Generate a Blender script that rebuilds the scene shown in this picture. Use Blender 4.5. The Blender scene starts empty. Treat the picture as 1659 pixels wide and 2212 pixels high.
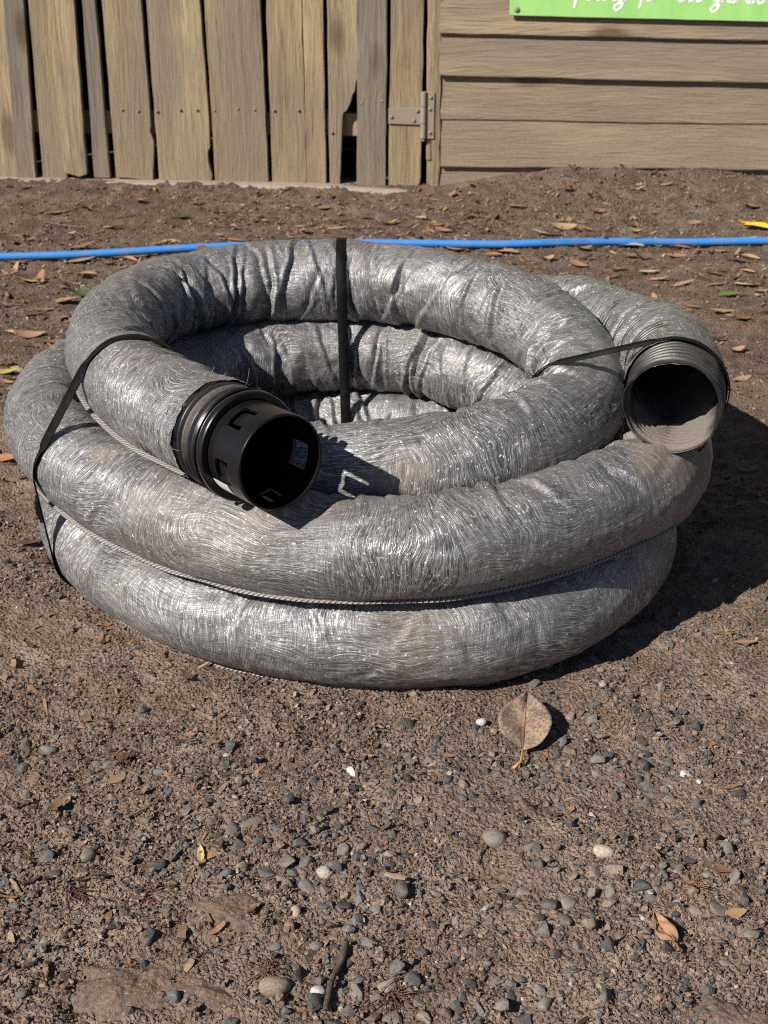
import bpy, math, random
import numpy as np
from mathutils import Vector, Matrix

random.seed(7); RNG = np.random.default_rng(7)
S = bpy.context.scene
R_ = math.radians

# ------------------------------------------------------------------ camera
CAM_H, PITCH = 0.835, R_(25.0)
FPX, CX, CY = 3000.0, 829.5, 1106.0          # focal length in pixels of a 1659 x 2212 picture
cam_d = bpy.data.cameras.new('camera'); cam = bpy.data.objects.new('camera', cam_d)
S.collection.objects.link(cam)
cam.location = (0, 0, CAM_H); cam.rotation_euler = (R_(90) - PITCH, 0, 0)
cam_d.sensor_fit = 'VERTICAL'; cam_d.sensor_height = 24.0; cam_d.sensor_width = 18.0
cam_d.lens = 24.0 * FPX / 2212.0
cam_d.clip_start = 0.02; cam_d.clip_end = 500
cam_d.dof.use_dof = True; cam_d.dof.focus_distance = 1.25; cam_d.dof.aperture_fstop = 13.0
S.camera = cam

# ------------------------------------------------------------------ world, sun, exposure
SUN_AZ, SUN_EL = R_(39.5), R_(39.0)           # direction the light travels, from +x towards +y
wd = bpy.data.worlds.new('World'); S.world = wd; wd.use_nodes = True
nt = wd.node_tree; bg = nt.nodes['Background']
sky = nt.nodes.new('ShaderNodeTexSky'); sky.sky_type = 'NISHITA'; sky.sun_disc = False
sky.sun_elevation = SUN_EL; sky.air_density = 0.65; sky.dust_density = 0.3; sky.ozone_density = 0.4
sx, sy = -math.cos(SUN_AZ), -math.sin(SUN_AZ) # where the sun stands
sky.sun_rotation = math.atan2(sx, sy)
nt.links.new(sky.outputs[0], bg.inputs[0]); bg.inputs[1].default_value = 0.05
sd = bpy.data.lights.new('sun', 'SUN'); sd.energy = 5.0; sd.angle = R_(0.5); sd.color = (1.0, 0.93, 0.845)
sun = bpy.data.objects.new('sun', sd); S.collection.objects.link(sun)
ldir = Vector((math.cos(SUN_AZ)*math.cos(SUN_EL), math.sin(SUN_AZ)*math.cos(SUN_EL), -math.sin(SUN_EL)))
sun.rotation_euler = ldir.to_track_quat('-Z', 'Y').to_euler(); sun.location = (-3, -2, 4)
vs = S.view_settings; vs.view_transform = 'Standard'; vs.look = 'None'; vs.exposure = 0.5; vs.gamma = 1.0
vs.use_curve_mapping = False
S.cycles.use_denoising = False
S.cycles.max_bounces = 6; S.cycles.filter_width = 1.05

# ------------------------------------------------------------------ helpers
def cam_ray(u, v):
    a, b = (u-CX)/FPX, (v-CY)/FPX; c, s = math.cos(PITCH), math.sin(PITCH)
    return np.array([a, c-b*s, -s-b*c])
def at(u, v, z=0.0):                           # where a sight line meets the height z
    d = cam_ray(u, v); t = (z-CAM_H)/d[2]; return np.array([0, 0, CAM_H])+t*d

def hashn(ix, iy, iz, seed):
    h = (ix.astype(np.int64)*374761393 + iy.astype(np.int64)*668265263 + iz.astype(np.int64)*2147483647 + seed*144269504) & 0xFFFFFFFF
    h = ((h ^ (h >> 13))*1274126177) & 0xFFFFFFFF
    h = ((h ^ (h >> 16))*2246822519) & 0xFFFFFFFF
    return ((h ^ (h >> 15)) & 0xFFFFFF)/float(0xFFFFFF)
def vnoise(x, y, seed=0):                      # value noise, -1..1
    x = np.asarray(x, float); y = np.asarray(y, float)
    ix = np.floor(x); iy = np.floor(y); fx = x-ix; fy = y-iy
    fx = fx*fx*fx*(fx*(fx*6-15)+10); fy = fy*fy*fy*(fy*(fy*6-15)+10); z = np.zeros_like(ix)
    a = hashn(ix, iy, z, seed); b = hashn(ix+1, iy, z, seed); c = hashn(ix, iy+1, z, seed); d = hashn(ix+1, iy+1, z, seed)
    return 2*((a*(1-fx)+b*fx)*(1-fy)+(c*(1-fx)+d*fx)*fy)-1
def fbm(x, y, seed=0, octv=4, gain=.5):
    r = 0; amp = 1; f = 1
    for k in range(octv):
        r = r+amp*vnoise(x*f+17.3*k, y*f-9.1*k, seed+k); amp *= gain; f *= 2.03
    return r
def sstep(a, b, x):
    t = np.clip((x-a)/(b-a), 0, 1); return t*t*(3-2*t)

def np_mesh(name, V, polys_list, smooth=True):
    """polys_list: list of int arrays (n,k)"""
    me = bpy.data.meshes.new(name); V = np.asarray(V, np.float32)
    me.vertices.add(len(V)); me.vertices.foreach_set('co', V.ravel())
    loops = np.concatenate([p.ravel() for p in polys_list]).astype(np.int32)
    tot = np.concatenate([np.full(len(p), p.shape[1]) for p in polys_list]).astype(np.int32)
    st = np.r_[0, np.cumsum(tot)[:-1]].astype(np.int32)
    me.loops.add(len(loops)); me.loops.foreach_set('vertex_index', loops)
    me.polygons.add(len(tot)); me.polygons.foreach_set('loop_start', st); me.polygons.foreach_set('loop_total', tot)
    me.polygons.foreach_set('use_smooth', np.full(len(tot), smooth))
    me.update(); me.validate()
    return me
def grid_quads(n, m, wrap_n=False, wrap_m=False):
    i = np.arange(n if wrap_n else n-1); j = np.arange(m if wrap_m else m-1)
    I, J = np.meshgrid(i, j, indexing='ij'); I2 = (I+1) % n; J2 = (J+1) % m
    return np.stack([I*m+J, I2*m+J, I2*m+J2, I*m+J2], -1).reshape(-1, 4)
def vattr(me, name, vals):
    a = me.attributes.new(name, 'FLOAT', 'POINT'); a.data.foreach_set('value', np.asarray(vals, np.float32).ravel())
def cattr(me, name, cols):
    a = me.color_attributes.new(name, 'FLOAT_COLOR', 'POINT'); c = np.ones((len(cols), 4), np.float32); c[:, :3] = cols
    a.data.foreach_set('color', c.ravel())
def uvset(me, uv_per_vert):
    l = me.uv_layers.new(name='UVMap'); idx = np.zeros(len(me.loops), np.int32); me.loops.foreach_get('vertex_index', idx)
    l.data.foreach_set('uv', np.asarray(uv_per_vert, np.float32)[idx].ravel())
def link(name, me, mat=None, parent=None, loc=None):
    o = bpy.data.objects.new(name, me); S.collection.objects.link(o)
    if mat is not None and me is not None: me.materials.clear(); me.materials.append(mat)
    if parent is not None: o.parent = parent
    if loc is not None: o.location = loc
    return o
def empty(name, loc=(0, 0, 0), rz=0):
    o = bpy.data.objects.new(name, None); S.collection.objects.link(o); o.location = loc; o.rotation_euler = (0, 0, rz)
    o.empty_display_size = .05; return o
def tag(o, label=None, cat=None, group=None, kind=None):
    if label: o['label'] = label
    if cat: o['category'] = cat
    if group: o['group'] = group
    if kind: o['kind'] = kind
    return o
class MB:                                       # collects pieces of one mesh
    def __init__(s): s.V = []; s.F = []; s.n = 0
    def add(s, V, F):
        for f in F: s.F.append([i+s.n for i in f])
        s.V += [tuple(map(float, v)) for v in V]; s.n += len(V)
    def box(s, c, d, M=None):
        V = [np.array([x, y, z])*np.array(d)/2 for x in (-1, 1) for y in (-1, 1) for z in (-1, 1)]
        if M is not None: V = [M@v for v in V]
        V = [v+np.array(c) for v in V]
        s.add(V, [(0, 1, 3, 2), (4, 6, 7, 5), (0, 4, 5, 1), (2, 3, 7, 6), (0, 2, 6, 4), (1, 5, 7, 3)])
    def tube(s, P, rad, n=8, cap=True):
        P = np.array(P, float); m = len(P); rad = np.broadcast_to(rad, (m,)); T = np.gradient(P, axis=0)
        T /= np.linalg.norm(T, axis=1)[:, None]; ref = np.array([0, 0, 1.0]) if abs(T[:, 2]).mean() < .8 else np.array([1.0, 0, 0])
        V = []
        for k in range(m):
            a = np.cross(T[k], ref); a /= np.linalg.norm(a); b = np.cross(a, T[k])
            for q in range(n):
                an = 2*math.pi*q/n; V.append(P[k]+rad[k]*(math.cos(an)*a+math.sin(an)*b))
        F = [tuple(x) for x in grid_quads(m, n, False, True)]
        if cap: F += [tuple(range(n)), tuple(range((m-1)*n, m*n))[::-1]]
        s.add(V, F)
    def build(s, name, mat, parent=None, smooth=False, bevel=0, loc=None):
        me = bpy.data.meshes.new(name); me.from_pydata(s.V, [], s.F); me.update()
        o = link(name, me, mat, parent, loc)
        if smooth: me.polygons.foreach_set('use_smooth', [True]*len(me.polygons))
        if bevel:
            b = o.modifiers.new('bevel', 'BEVEL'); b.width = bevel; b.segments = 2; b.limit_method = 'ANGLE'; b.angle_limit = R_(40)
        return o

# ------------------------------------------------------------------ node helpers
class NT:
    def __init__(s, name):
        s.m = bpy.data.materials.new(name); s.m.use_nodes = True; s.t = s.m.node_tree
        s.b = s.t.nodes['Principled BSDF']; s.out = s.t.nodes['Material Output']
    def n(s, ty, **kw):
        x = s.t.nodes.new('ShaderNode'+ty)
        for k, v in kw.items(): setattr(x, k, v)
        return x
    def l(s, a, b): s.t.links.new(a, b)
    def put(s, sock, v):
        if isinstance(v, bpy.types.NodeSocket): s.l(v, sock)
        elif isinstance(v, (tuple, list)) and sock.type == 'RGBA' and len(v) == 3: sock.default_value = (*v, 1)
        else: sock.default_value = v
    def math(s, op, a, b=None, c=None, clamp=False):
        x = s.n('Math', operation=op, use_clamp=clamp); s.put(x.inputs[0], a)
        if b is not None: s.put(x.inputs[1], b)
        if c is not None: s.put(x.inputs[2], c)
        return x.outputs[0]
    def vmath(s, op, a, b=None):
        x = s.n('VectorMath', operation=op); s.put(x.inputs[0], a)
        if b is not None: s.put(x.inputs[1], b)
        return x.outputs[0]
    def noise(s, vec, scale=5, detail=3, rough=.5, dist=0, out=0, dim='3D'):
        x = s.n('TexNoise', noise_dimensions=dim); s.put(x.inputs['Vector'], vec); x.inputs['Scale'].default_value = scale
        x.inputs['Detail'].default_value = detail; x.inputs['Roughness'].default_value = rough; x.inputs['Distortion'].default_value = dist
        return x.outputs[out]
    def voro(s, vec, scale=5, feature='F1', out=0, rnd=1):
        x = s.n('TexVoronoi', feature=feature); s.put(x.inputs['Vector'], vec); x.inputs['Scale'].default_value = scale
        x.inputs['Randomness'].default_value = rnd; return x.outputs[out]
    def ramp(s, f, stops, interp='LINEAR'):
        x = s.n('ValToRGB'); r = x.color_ramp; r.interpolation = interp
        while len(r.elements) < len(stops): r.elements.new(.5)
        for e, (p, c) in zip(r.elements, stops): e.position = p; e.color = (*c, 1) if len(c) == 3 else c
        s.put(x.inputs[0], f); return x.outputs[0]
    def mapr(s, f, a, b, c=0, d=1):
        x = s.n('MapRange'); s.put(x.inputs[0], f); x.inputs[1].default_value = a; x.inputs[2].default_value = b
        x.inputs[3].default_value = c; x.inputs[4].default_value = d; return x.outputs[0]
    def mix(s, f, a, b, mode='MIX'):
        x = s.n('Mix', data_type='RGBA', blend_type=mode); s.put(x.inputs[0], f); s.put(x.inputs[6], a); s.put(x.inputs[7], b); return x.outputs[2]
    def fmix(s, f, a, b):
        x = s.n('Mix', data_type='FLOAT'); s.put(x.inputs[0], f); s.put(x.inputs[2], a); s.put(x.inputs[3], b); return x.outputs[0]
    def mapping(s, vec, scale=(1, 1, 1), loc=(0, 0, 0), rot=(0, 0, 0)):
        x = s.n('Mapping'); s.put(x.inputs[0], vec); x.inputs['Scale'].default_value = scale; x.inputs['Location'].default_value = loc
        x.inputs['Rotation'].default_value = rot; return x.outputs[0]
    def coord(s, which='Object'): return s.n('TexCoord').outputs[which]
    def pos(s): return s.n('NewGeometry').outputs['Position']
    def attr(s, name, out='Fac'): return s.n('Attribute', attribute_name=name).outputs[out]
    def sep(s, v): return s.n('SeparateXYZ'), v
    def xyz(s, v):
        x = s.n('SeparateXYZ'); s.put(x.inputs[0], v); return x.outputs
    def comb(s, a, b, c=0):
        x = s.n('CombineXYZ'); s.put(x.inputs[0], a); s.put(x.inputs[1], b); s.put(x.inputs[2], c); return x.outputs[0]
    def bump(s, h, strength=1, dist=.001, nrm=None):
        x = s.n('Bump'); s.put(x.inputs['Height'], h); x.inputs['Strength'].default_value = strength; x.inputs['Distance'].default_value = dist
        if nrm is not None: s.l(nrm, x.inputs['Normal'])
        return x.outputs[0]
    def fin(s, col=None, rough=None, nrm=None, spec=None, metal=None):
        if col is not None: s.put(s.b.inputs['Base Color'], col)
        if rough is not None: s.put(s.b.inputs['Roughness'], rough)
        if nrm is not None: s.l(nrm, s.b.inputs['Normal'])
        if spec is not None: s.put(s.b.inputs['Specular IOR Level'], spec)
        if metal is not None: s.put(s.b.inputs['Metallic'], metal)
        return s.m

def m_soil():
    t = NT('soil'); p = t.pos()
    big = t.noise(p, 2.2, 4, .6); mid = t.noise(p, 14, 4, .6); fine = t.noise(p, 120, 4, .65); gr = t.noise(p, 420, 2, .6)
    f = t.math('ADD', t.math('MULTIPLY', mid, .5), t.math('MULTIPLY', fine, .5))
    c = t.ramp(f, [(.30, (.075, .050, .037)), (.45, (.19, .137, .104)), (.57, (.265, .20, .155)), (.75, (.36, .285, .228))])
    c = t.mix(t.mapr(big, .42, .68, 0, .55), c, (.112, .072, .054))
    c = t.mix(t.math('MULTIPLY', t.mapr(t.math('ADD', t.xyz(p)[1], t.math('MULTIPLY', big, .8)), 2.1, 2.8), t.mapr(mid, .3, .6, .75, .35)), c, (.092, .061, .045))
    c = t.mix(t.mapr(gr, .62, .72, 0, .55), c, (.36, .31, .26))
    c = t.mix(t.mapr(t.noise(p, 300, 2, .5), .60, .70, 0, .6), c, (.05, .038, .03))
    h = t.math('ADD', t.math('MULTIPLY', fine, .7), t.math('MULTIPLY', gr, .5))
    return t.fin(c, .95, t.bump(t.math('SUBTRACT', h, t.math('MULTIPLY', t.voro(p, 230), .5)), 1.0, .0075), .15)
def m_vcol(name, rough=.8, spec=.3, bump=.001, scale=300, attr=True, dusty=.35):
    t = NT(name); p = t.pos()
    c = t.attr('Col', 'Color') if attr else t.n('ObjectInfo').outputs['Color']
    n1 = t.noise(p, scale, 4, .65); n2 = t.noise(p, scale*.25, 3, .6)
    c2 = t.mix(1, c, t.ramp(n1, [(.25, (.5, .5, .5)), (.55, (1, 1, 1)), (.8, (1.45, 1.42, 1.38))]), 'MULTIPLY')
    c2 = t.mix(t.mapr(n2, .45, .68, 0, dusty), c2, (.20, .16, .125))
    return t.fin(c2, rough, t.bump(n1, .8, bump), spec)
def m_wood(name, tint, horizontal=False, dust=.5):
    tint = tuple(k*.9 for k in tint)
    t = NT(name); oi = t.n('ObjectInfo'); p = t.pos()
    off = t.vmath('SCALE', t.comb(oi.outputs['Random'], oi.outputs['Random'], oi.outputs['Random'])); off.node.inputs['Scale'].default_value = 37.0
    q = t.vmath('ADD', p, off)
    sc = (1.2, 10, 22) if horizontal else (22, 10, 1.2)
    w = t.noise(q, 3.0, 2, .5, out=1)
    qd = t.vmath('ADD', q, t.vmath('MULTIPLY', t.vmath('SUBTRACT', w, (.5, .5, .5)), (.035, .035, .035)))
    g1 = t.noise(t.mapping(qd, sc), 5.0, 4, .6, 1.2); g2 = t.noise(t.mapping(qd, tuple(k*2.4 for k in sc)), 5.0, 2, .5)
    g0 = t.noise(t.mapping(qd, tuple(k*.32 for k in sc)), 5.0, 3, .55, .8)
    c = t.ramp(t.math('ADD', t.math('MULTIPLY', g1, .55), t.math('MULTIPLY', g0, .45)), [(.33, tuple(k*(.62 if horizontal else .40) for k in tint)), (.5, tint), (.68, tuple(min(1, k*1.35) for k in tint))])
    c = t.mix(t.mapr(g2, .55, .78, 0, .28), c, tuple(k*.5 for k in tint))
    grey = t.mapr(t.noise(t.mapping(q, (1, 1, .4) if not horizontal else (.4, 1, 1)), 5.5, 3, .5), .42, .62, 0, .62)
    c = t.mix(grey, c, (.165, .145, .12))
    # knots
    k = t.voro(t.mapping(q, (5, 5, 2.2) if not horizontal else (2.2, 5, 5)), 1.0)
    c = t.mix(t.mapr(k, .09, .17, .8, 0), c, (.085, .058, .035))
    # splashed dust on the lowest boards
    z = t.xyz(p)[2]; dn = t.noise(p, 9, 4, .6); fine = t.noise(p, 260, 3, .7)
    dm = t.math('ADD', t.mapr(z, .02, .42, .95, 0), t.math('MULTIPLY', t.math('SUBTRACT', dn, .5), .9), clamp=True)
    c = t.mix(t.math('MULTIPLY', dm, dust), c, t.ramp(fine, [(.3, (.150, .115, .08)), (.6, (.262, .203, .142)), (.8, (.38, .31, .225))]))
    h = t.math('ADD', t.math('MULTIPLY', g2, .5), t.math('ADD', t.math('MULTIPLY', g1, .8), t.math('MULTIPLY', fine, .2)))
    return t.fin(c, .85, t.bump(h, .9, .004), .2)
def m_sock():
    t = NT('geotextile_sock'); uv = t.n('UVMap').outputs[0]
    w1 = t.noise(uv, 8, 1, .5, out=1); w2 = t.noise(uv, 30, 1, .5, out=1)
    wv = t.vmath('ADD', t.vmath('MULTIPLY', t.vmath('SUBTRACT', w1, (.5, .5, .5)), (.085, .10, 0)), t.vmath('MULTIPLY', t.vmath('SUBTRACT', w2, (.5, .5, .5)), (.005, .004, 0)))
    q = t.vmath('ADD', uv, wv)
    def streak(seed, a, b):
        return t.noise(t.mapping(q, (a, b, 1), (seed, seed*1.7, seed)), 1.0, 3, .62)
    circ = streak(1.3, 800, 26); lon = streak(5.1, 26, 800)
    mk = t.mapr(t.noise(uv, 6.5, 2, .5), .44, .60)
    st = t.fmix(mk, circ, lon)
    circ2 = streak(9.2, 1700, 110); lon2 = streak(3.7, 110, 1700); st2 = t.fmix(mk, circ2, lon2)
    f = t.math('ADD', t.math('MULTIPLY', st, .42), t.math('MULTIPLY', st2, .58))
    c = t.ramp(f, [(.38, (.018, .019, .023)), (.46, (.095, .097, .102)), (.54, (.265, .265, .267)), (.63, (.68, .675, .66))])
    patch = t.noise(uv, 16, 4, .6)
    c = t.mix(t.mapr(patch, .42, .7, 0, .28), c, (.26, .256, .248))
    sp = t.mapr(t.math('MULTIPLY', t.fmix(mk, t.noise(t.mapping(q, (900, 330, 1)), 1.0, 1, .5), t.noise(t.mapping(q, (330, 900, 1)), 1.0, 1, .5)), t.noise(uv, 190, 2, .5)), .370, .402)
    c = t.mix(sp, c, (.85, .84, .82))  # fibre glints painted into the base colour as bright specks
    du = t.attr('dust'); dn = t.noise(uv, 45, 4, .6); dmask = t.math('MULTIPLY', du, t.mapr(dn, .3, .62, .35, 1.0), clamp=True)
    c = t.mix(dmask, c, t.ramp(t.noise(uv, 500, 3, .7), [(.3, (.15, .118, .09)), (.6, (.235, .19, .148)), (.8, (.31, .26, .21))]))
    h = t.math('ADD', f, t.math('MULTIPLY', t.noise(uv, 90, 2, .5), .5))
    r = t.fmix(dmask, t.mapr(f, .35, .65, .50, .36), .9)
    return t.fin(c, r, t.bump(h, .9, .0015), t.fmix(dmask, .8, .15), t.fmix(dmask, .38, 0.0))
def m_plain(name, col, rough, spec=.5, bump=0, bscale=200, dusty=0, dcol=(.26, .21, .16), attr=None):
    t = NT(name); p = t.coord('Object'); c = col; r = rough; n = None
    if dusty or attr:
        a = t.noise(p, 38, 5, .65); b = t.noise(p, 380, 3, .6)
        m = t.mapr(t.math('ADD', t.math('MULTIPLY', a, .75), t.math('MULTIPLY', b, .25)), .44, .66, 0, dusty)
        if attr: m = t.math('ADD', m, t.math('MULTIPLY', t.attr(attr), t.mapr(b, .3, .6, .55, 1)), clamp=True)
        c = t.mix(m, col, dcol); r = t.fmix(m, rough, .9)
    if bump: n = t.bump(t.noise(p, bscale, 3, .6), .6, bump)
    return t.fin(c, r, n, spec)
def m_strap():
    t = NT('woven_strap'); uv = t.n('UVMap').outputs[0]; x = t.xyz(uv)
    a = t.math('SINE', t.math('MULTIPLY', x[0], 2*math.pi/.0032)); b = t.math('SINE', t.math('MULTIPLY', x[1], 2*math.pi/.0024))
    h = t.math('MULTIPLY', a, b); dn = t.noise(t.pos(), 60, 4, .6)
    c = t.mix(t.mapr(dn, .5, .74, 0, .10), (.004, .004, .0045), (.09, .08, .07))
    return t.fin(c, .5, t.bump(h, .4, .0005), .12)
def m_seam():
    t = NT('seam_tape'); uv = t.n('UVMap').outputs[0]; x = t.xyz(uv)
    a = t.math('SINE', t.math('ADD', t.math('MULTIPLY', x[0], 2*math.pi/.0055), t.math('MULTIPLY', x[1], 2*math.pi/.0075)))
    nz = t.noise(uv, 600, 3, .6)
    c = t.ramp(t.math('ADD', t.math('MULTIPLY', t.mapr(a, -1, 1), .6), t.math('MULTIPLY', nz, .4)), [(.2, (.12, .115, .11)), (.5, (.24, .228, .215)), (.8, (.38, .36, .34))])
    c = t.mix(t.mapr(t.noise(uv, 20, 3, .6), .45, .7, 0, .6), c, (.27, .23, .185))
    return t.fin(c, .75, t.bump(t.mapr(a, -1, 1), .9, .0012), .3)
def m_leaf(name, col, col2):
    t = NT(name); p = t.coord('Object'); oi = t.n('ObjectInfo')
    off = t.vmath('ADD', p, oi.outputs['Location'])
    n = t.noise(off, 60, 4, .65); n2 = t.noise(off, 420, 2, .6)
    c = t.mix(t.mapr(n, .35, .68), col, col2)
    c = t.mix(t.mapr(n2, .6, .7, 0, .5), c, tuple(k*.35 for k in col2))
    h = t.noise(t.mapping(p, (40, 260, 40)), 1.0, 2, .5)
    m = t.fin(c, .6, t.bump(h, .5, .001), .35)
    return m
M = {}
M['soil'] = m_soil()
M['stone'] = m_vcol('pebble_stone', .72, .35, .0009, 420, False)
M['gravel'] = m_vcol('gravel_stone', .78, .3, .0009, 420, True)
M['crumb'] = m_vcol('soil_crumbs', .95, .15, .0006, 900, True, .1)
M['wood_a'] = m_wood('weathered_board_tan', (.33, .248, .145))
M['wood_b'] = m_wood('weathered_board_grey', (.215, .182, .143))
M['wood_c'] = m_wood('weathered_board_pale', (.375, .288, .175))
M['wood_h'] = m_wood('weatherboard_timber', (.315, .242, .16), True, .8)
M['sock'] = m_sock()
M['black'] = m_plain('black_plastic', (.006, .006, .0065), .30, .40, .0003, 120, .012)
M['rib'] = m_plain('black_corrugated_plastic', (.011, .011, .012), .36, .5, .0004, 150, .03, (.175, .15, .125), 'dust')
M['strap'] = m_strap(); M['seam'] = m_seam()
M['blue'] = None
M['steel'] = m_plain('galvanised_steel', (.255, .215, .165), .7, .35, .0006, 300, .7, (.25, .195, .135))
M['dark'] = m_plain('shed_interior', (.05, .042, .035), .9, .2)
M['sill'] = m_plain('concrete_sill', (.30, .26, .215), .9, .2, .002, 90, .6, (.21, .165, .125))
M['screw'] = m_plain('dusty_screw', (.24, .185, .13), .8, .2, .0005, 300, .6, (.20, .155, .11))

# ------------------------------------------------------------------ the wall line
WL = at(0, 395, 0); WR = at(1659, 420, 0)
WE = (WR-WL)/np.linalg.norm(WR-WL); WN = np.array([WE[1], -WE[0], 0.0])     # along the wall, out of the wall
def wpt(u, v, off=0.0):                        # sight line on the wall plane -> (along, height)
    d = cam_ray(u, v); o = np.array([0, 0, CAM_H]); t = (np.dot(WL+WN*off-o, WN))/np.dot(d, WN); p = o+t*d
    return np.dot(p-WL, WE), p[2]
def wxyz(a, z, off=0.0): return WL+WE*a+WN*off+np.array([0, 0, z])
WROT = math.atan2(WE[1], WE[0])

# ------------------------------------------------------------------ ground
COIL_C = np.array([-.03, 1.72])
def gz(x, y):
    x = np.asarray(x, float); y = np.asarray(y, float)
    rc = np.hypot(x-COIL_C[0], y-COIL_C[1]); calm = 1-.8*(1-sstep(.36, .46, rc))
    near = 1-.6*sstep(3, 9, np.hypot(x, y-2))
    h = .009*fbm(x*1.6, y*1.6, 3, 2)+.0055*fbm(x*7, y*7, 11, 2)
    det = .0032*fbm(x*30, y*30, 21, 2)+.0036*np.maximum(fbm(x*85, y*85, 31, 2), -.4)+.0014*vnoise(x*210, y*210, 41)
    d = (x-WL[0])*WN[0]+(y-WL[1])*WN[1]; a = (x-WL[0])*WE[0]+(y-WL[1])*WE[1]
    mound = (.052+.012*fbm(a*6, d*6, 61, 2))*np.exp(-(np.maximum(d, 0)/.26)**2)*sstep(1.22, 1.62, a)*(1-sstep(6, 9, a))
    toe = .014*np.exp(-(np.maximum(d-.05, 0)/.12)**2)
    lo = np.where(d > .02, 1.0, .2)
    # a scuffed hollow in front of the coil
    hol = -.010*np.exp(-(((x-.085)/.035)**2+((y-.985)/.03)**2))
    return (h*calm+det*(.35+.65*calm))*near*lo+mound+toe*(d > -.2)-.002+hol
xs = np.r_[-70, -30, -12, -6, -3.5, -2.4, -1.8, np.arange(-1.5, 1.62, .0072), 1.9, 2.5, 3.6, 6, 12, 30, 70]
ys = [.55]
while ys[-1] < 4.25: ys.append(ys[-1]*1.0031)
ys = np.r_[-60, -25, -10, -4, -1.5, -.4, .1, .35, ys, 4.6, 5.5, 8, 14, 30, 80]
X, Y = np.meshgrid(xs, ys, indexing='ij'); GV = np.stack([X, Y, gz(X, Y)], -1).reshape(-1, 3)
ground = tag(link('ground', np_mesh('ground', GV, [grid_quads(len(xs), len(ys))]), M['soil']), kind='structure')

# ------------------------------------------------------------------ wall: prisms drawn in (along, height)
def wobble(poly, step=.05, amp=.0012, seed=0):
    rng = np.random.default_rng(seed+99); out = []
    for k in range(len(poly)):
        p = np.array(poly[k]); q = np.array(poly[(k+1) % len(poly)]); L = np.linalg.norm(q-p); n = max(1, int(L/step)); nr = np.array([q[1]-p[1], p[0]-q[0]])/max(L, 1e-6)
        for i in range(n): out.append(p+(q-p)*i/n+(nr*rng.normal(0, amp) if i else 0))
    return out
def wall_prism(name, poly, off, th, mat, parent, bevel=.0015, seed=0, amp=.0012):
    P = wobble(poly, seed=seed, amp=amp); n = len(P); b = MB()
    V = [wxyz(a, z, off) for a, z in P]+[wxyz(a, z, off-th) for a, z in P]
    b.add(V, [tuple(range(n)), tuple(range(2*n-1, n-1, -1))]+[((i+1) % n, i, n+i, n+(i+1) % n) for i in range(n)])
    return b.build(name, mat, parent, bevel=bevel)
ZS = .59                                        # scale of the measured door table to picture pixels
def dz(x, y, off=0): return wpt(x*ZS, y*ZS, off)

gate = empty('board_gate', wxyz(.55, 0)); gate.location = (0, 0, 0)
tag(gate, 'weathered vertical board gate with black gaps and one broken board', 'gate')
TOPZ = 1.92
def gboard(t0, t1, b0, b1, y0, y1, mat, off=0.0, th=.022, seed=0, extra=None):
    A0, Z0 = dz(t0, 0, off); A1, Z1 = dz(t1, 0, off); B0, Y0 = dz(b0, y0, off); B1, Y1 = dz(b1, y1, off)
    pts = [(B0, Y0)]+([(B1, Y1)] if extra is None else [dz(px, py, off) for px, py in extra])+[(A1, Z1), (A1+.003, TOPZ), (A0+.002, TOPZ), (A0, Z0)]
    return wall_prism('board', pts, off, th, mat, gate, seed=seed, amp=.0007)
W = M
gboard(-460, -290, -400, -235, 652, 652, W['wood_b'], 0, seed=20); gboard(-275, -85, -222, -52, 652, 652, W['wood_c'], 0, seed=21)
gboard(-72, 22, -42, 72, 654, 654, W['wood_c'], -.008, seed=1)
gboard(10, 85, 62, 131, 655, 655, W['wood_b'], .004, seed=2)
gboard(103, 196, 158, 246, 655, 655, W['wood_a'], 0, seed=3)
gboard(190, 270, 234, 318, 630, 638, W['wood_c'], .014, seed=4, extra=[(262, 640), (290, 648), (318, 638)])
gboard(300, 347, 345, 402, 650, 652, W['wood_b'], 0, seed=5)
gboard(372, 515, 425, 563, 650, 662, W['wood_a'], .002, seed=6, extra=[(470, 652), (560, 664), (563, 520), (549, 480), (552, 460)])
gboard(535, 730, 583, 772, 664, 680, W['wood_c'], 0, seed=7, extra=[(700, 680), (774, 680), (776, 640), (762, 590), (760, 560), (768, 540), (765, 430)])
gboard(748, 952, 789, 984, 680, 680, W['wood_a'], .003, seed=8)
gboard(975, 1105, 997, 1122, 677, 679, W['wood_a'], 0, seed=9); gboard(1107, 1182, 1124, 1194, 681, 683, W['wood_c'], .002, seed=10)
gboard(1197, 1309, 1207, 1247, 680, 680, W['wood_c'], 0, seed=11, extra=[(1245, 680), (1251, 500), (1254, 425), (1259, 412), (1270, 405), (1284, 375), (1290, 350), (1298, 335), (1304, 300), (1309, 288)])
gboard(1310, 1416, 1306, 1412, 676, 683, W['wood_b'], .008, seed=12, extra=[(1318, 682), (1412, 684)])
gboard(1432, 1552, 1421, 1540, 680, 680, W['wood_a'], 0, seed=13, extra=[(1526, 680), (1537, 672), (1541, 650)])
# rails behind the boards
aL = dz(-460, 300)[0]; aR = dz(1540, 300)[0]
zr0 = dz(1280, 497, -.03)[1]; zr1 = dz(1280, 415, -.03)[1]
wall_prism('rail', [(aL, zr0), (aR, zr0), (aR, zr1), (aL, zr1)], -.026, .035, W['wood_c'], gate, seed=30)
wall_prism('rail', [(aL, 1.5), (aR, 1.5), (aR, 1.6), (aL, 1.6)], -.026, .035, W['wood_c'], gate, seed=31)
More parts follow.
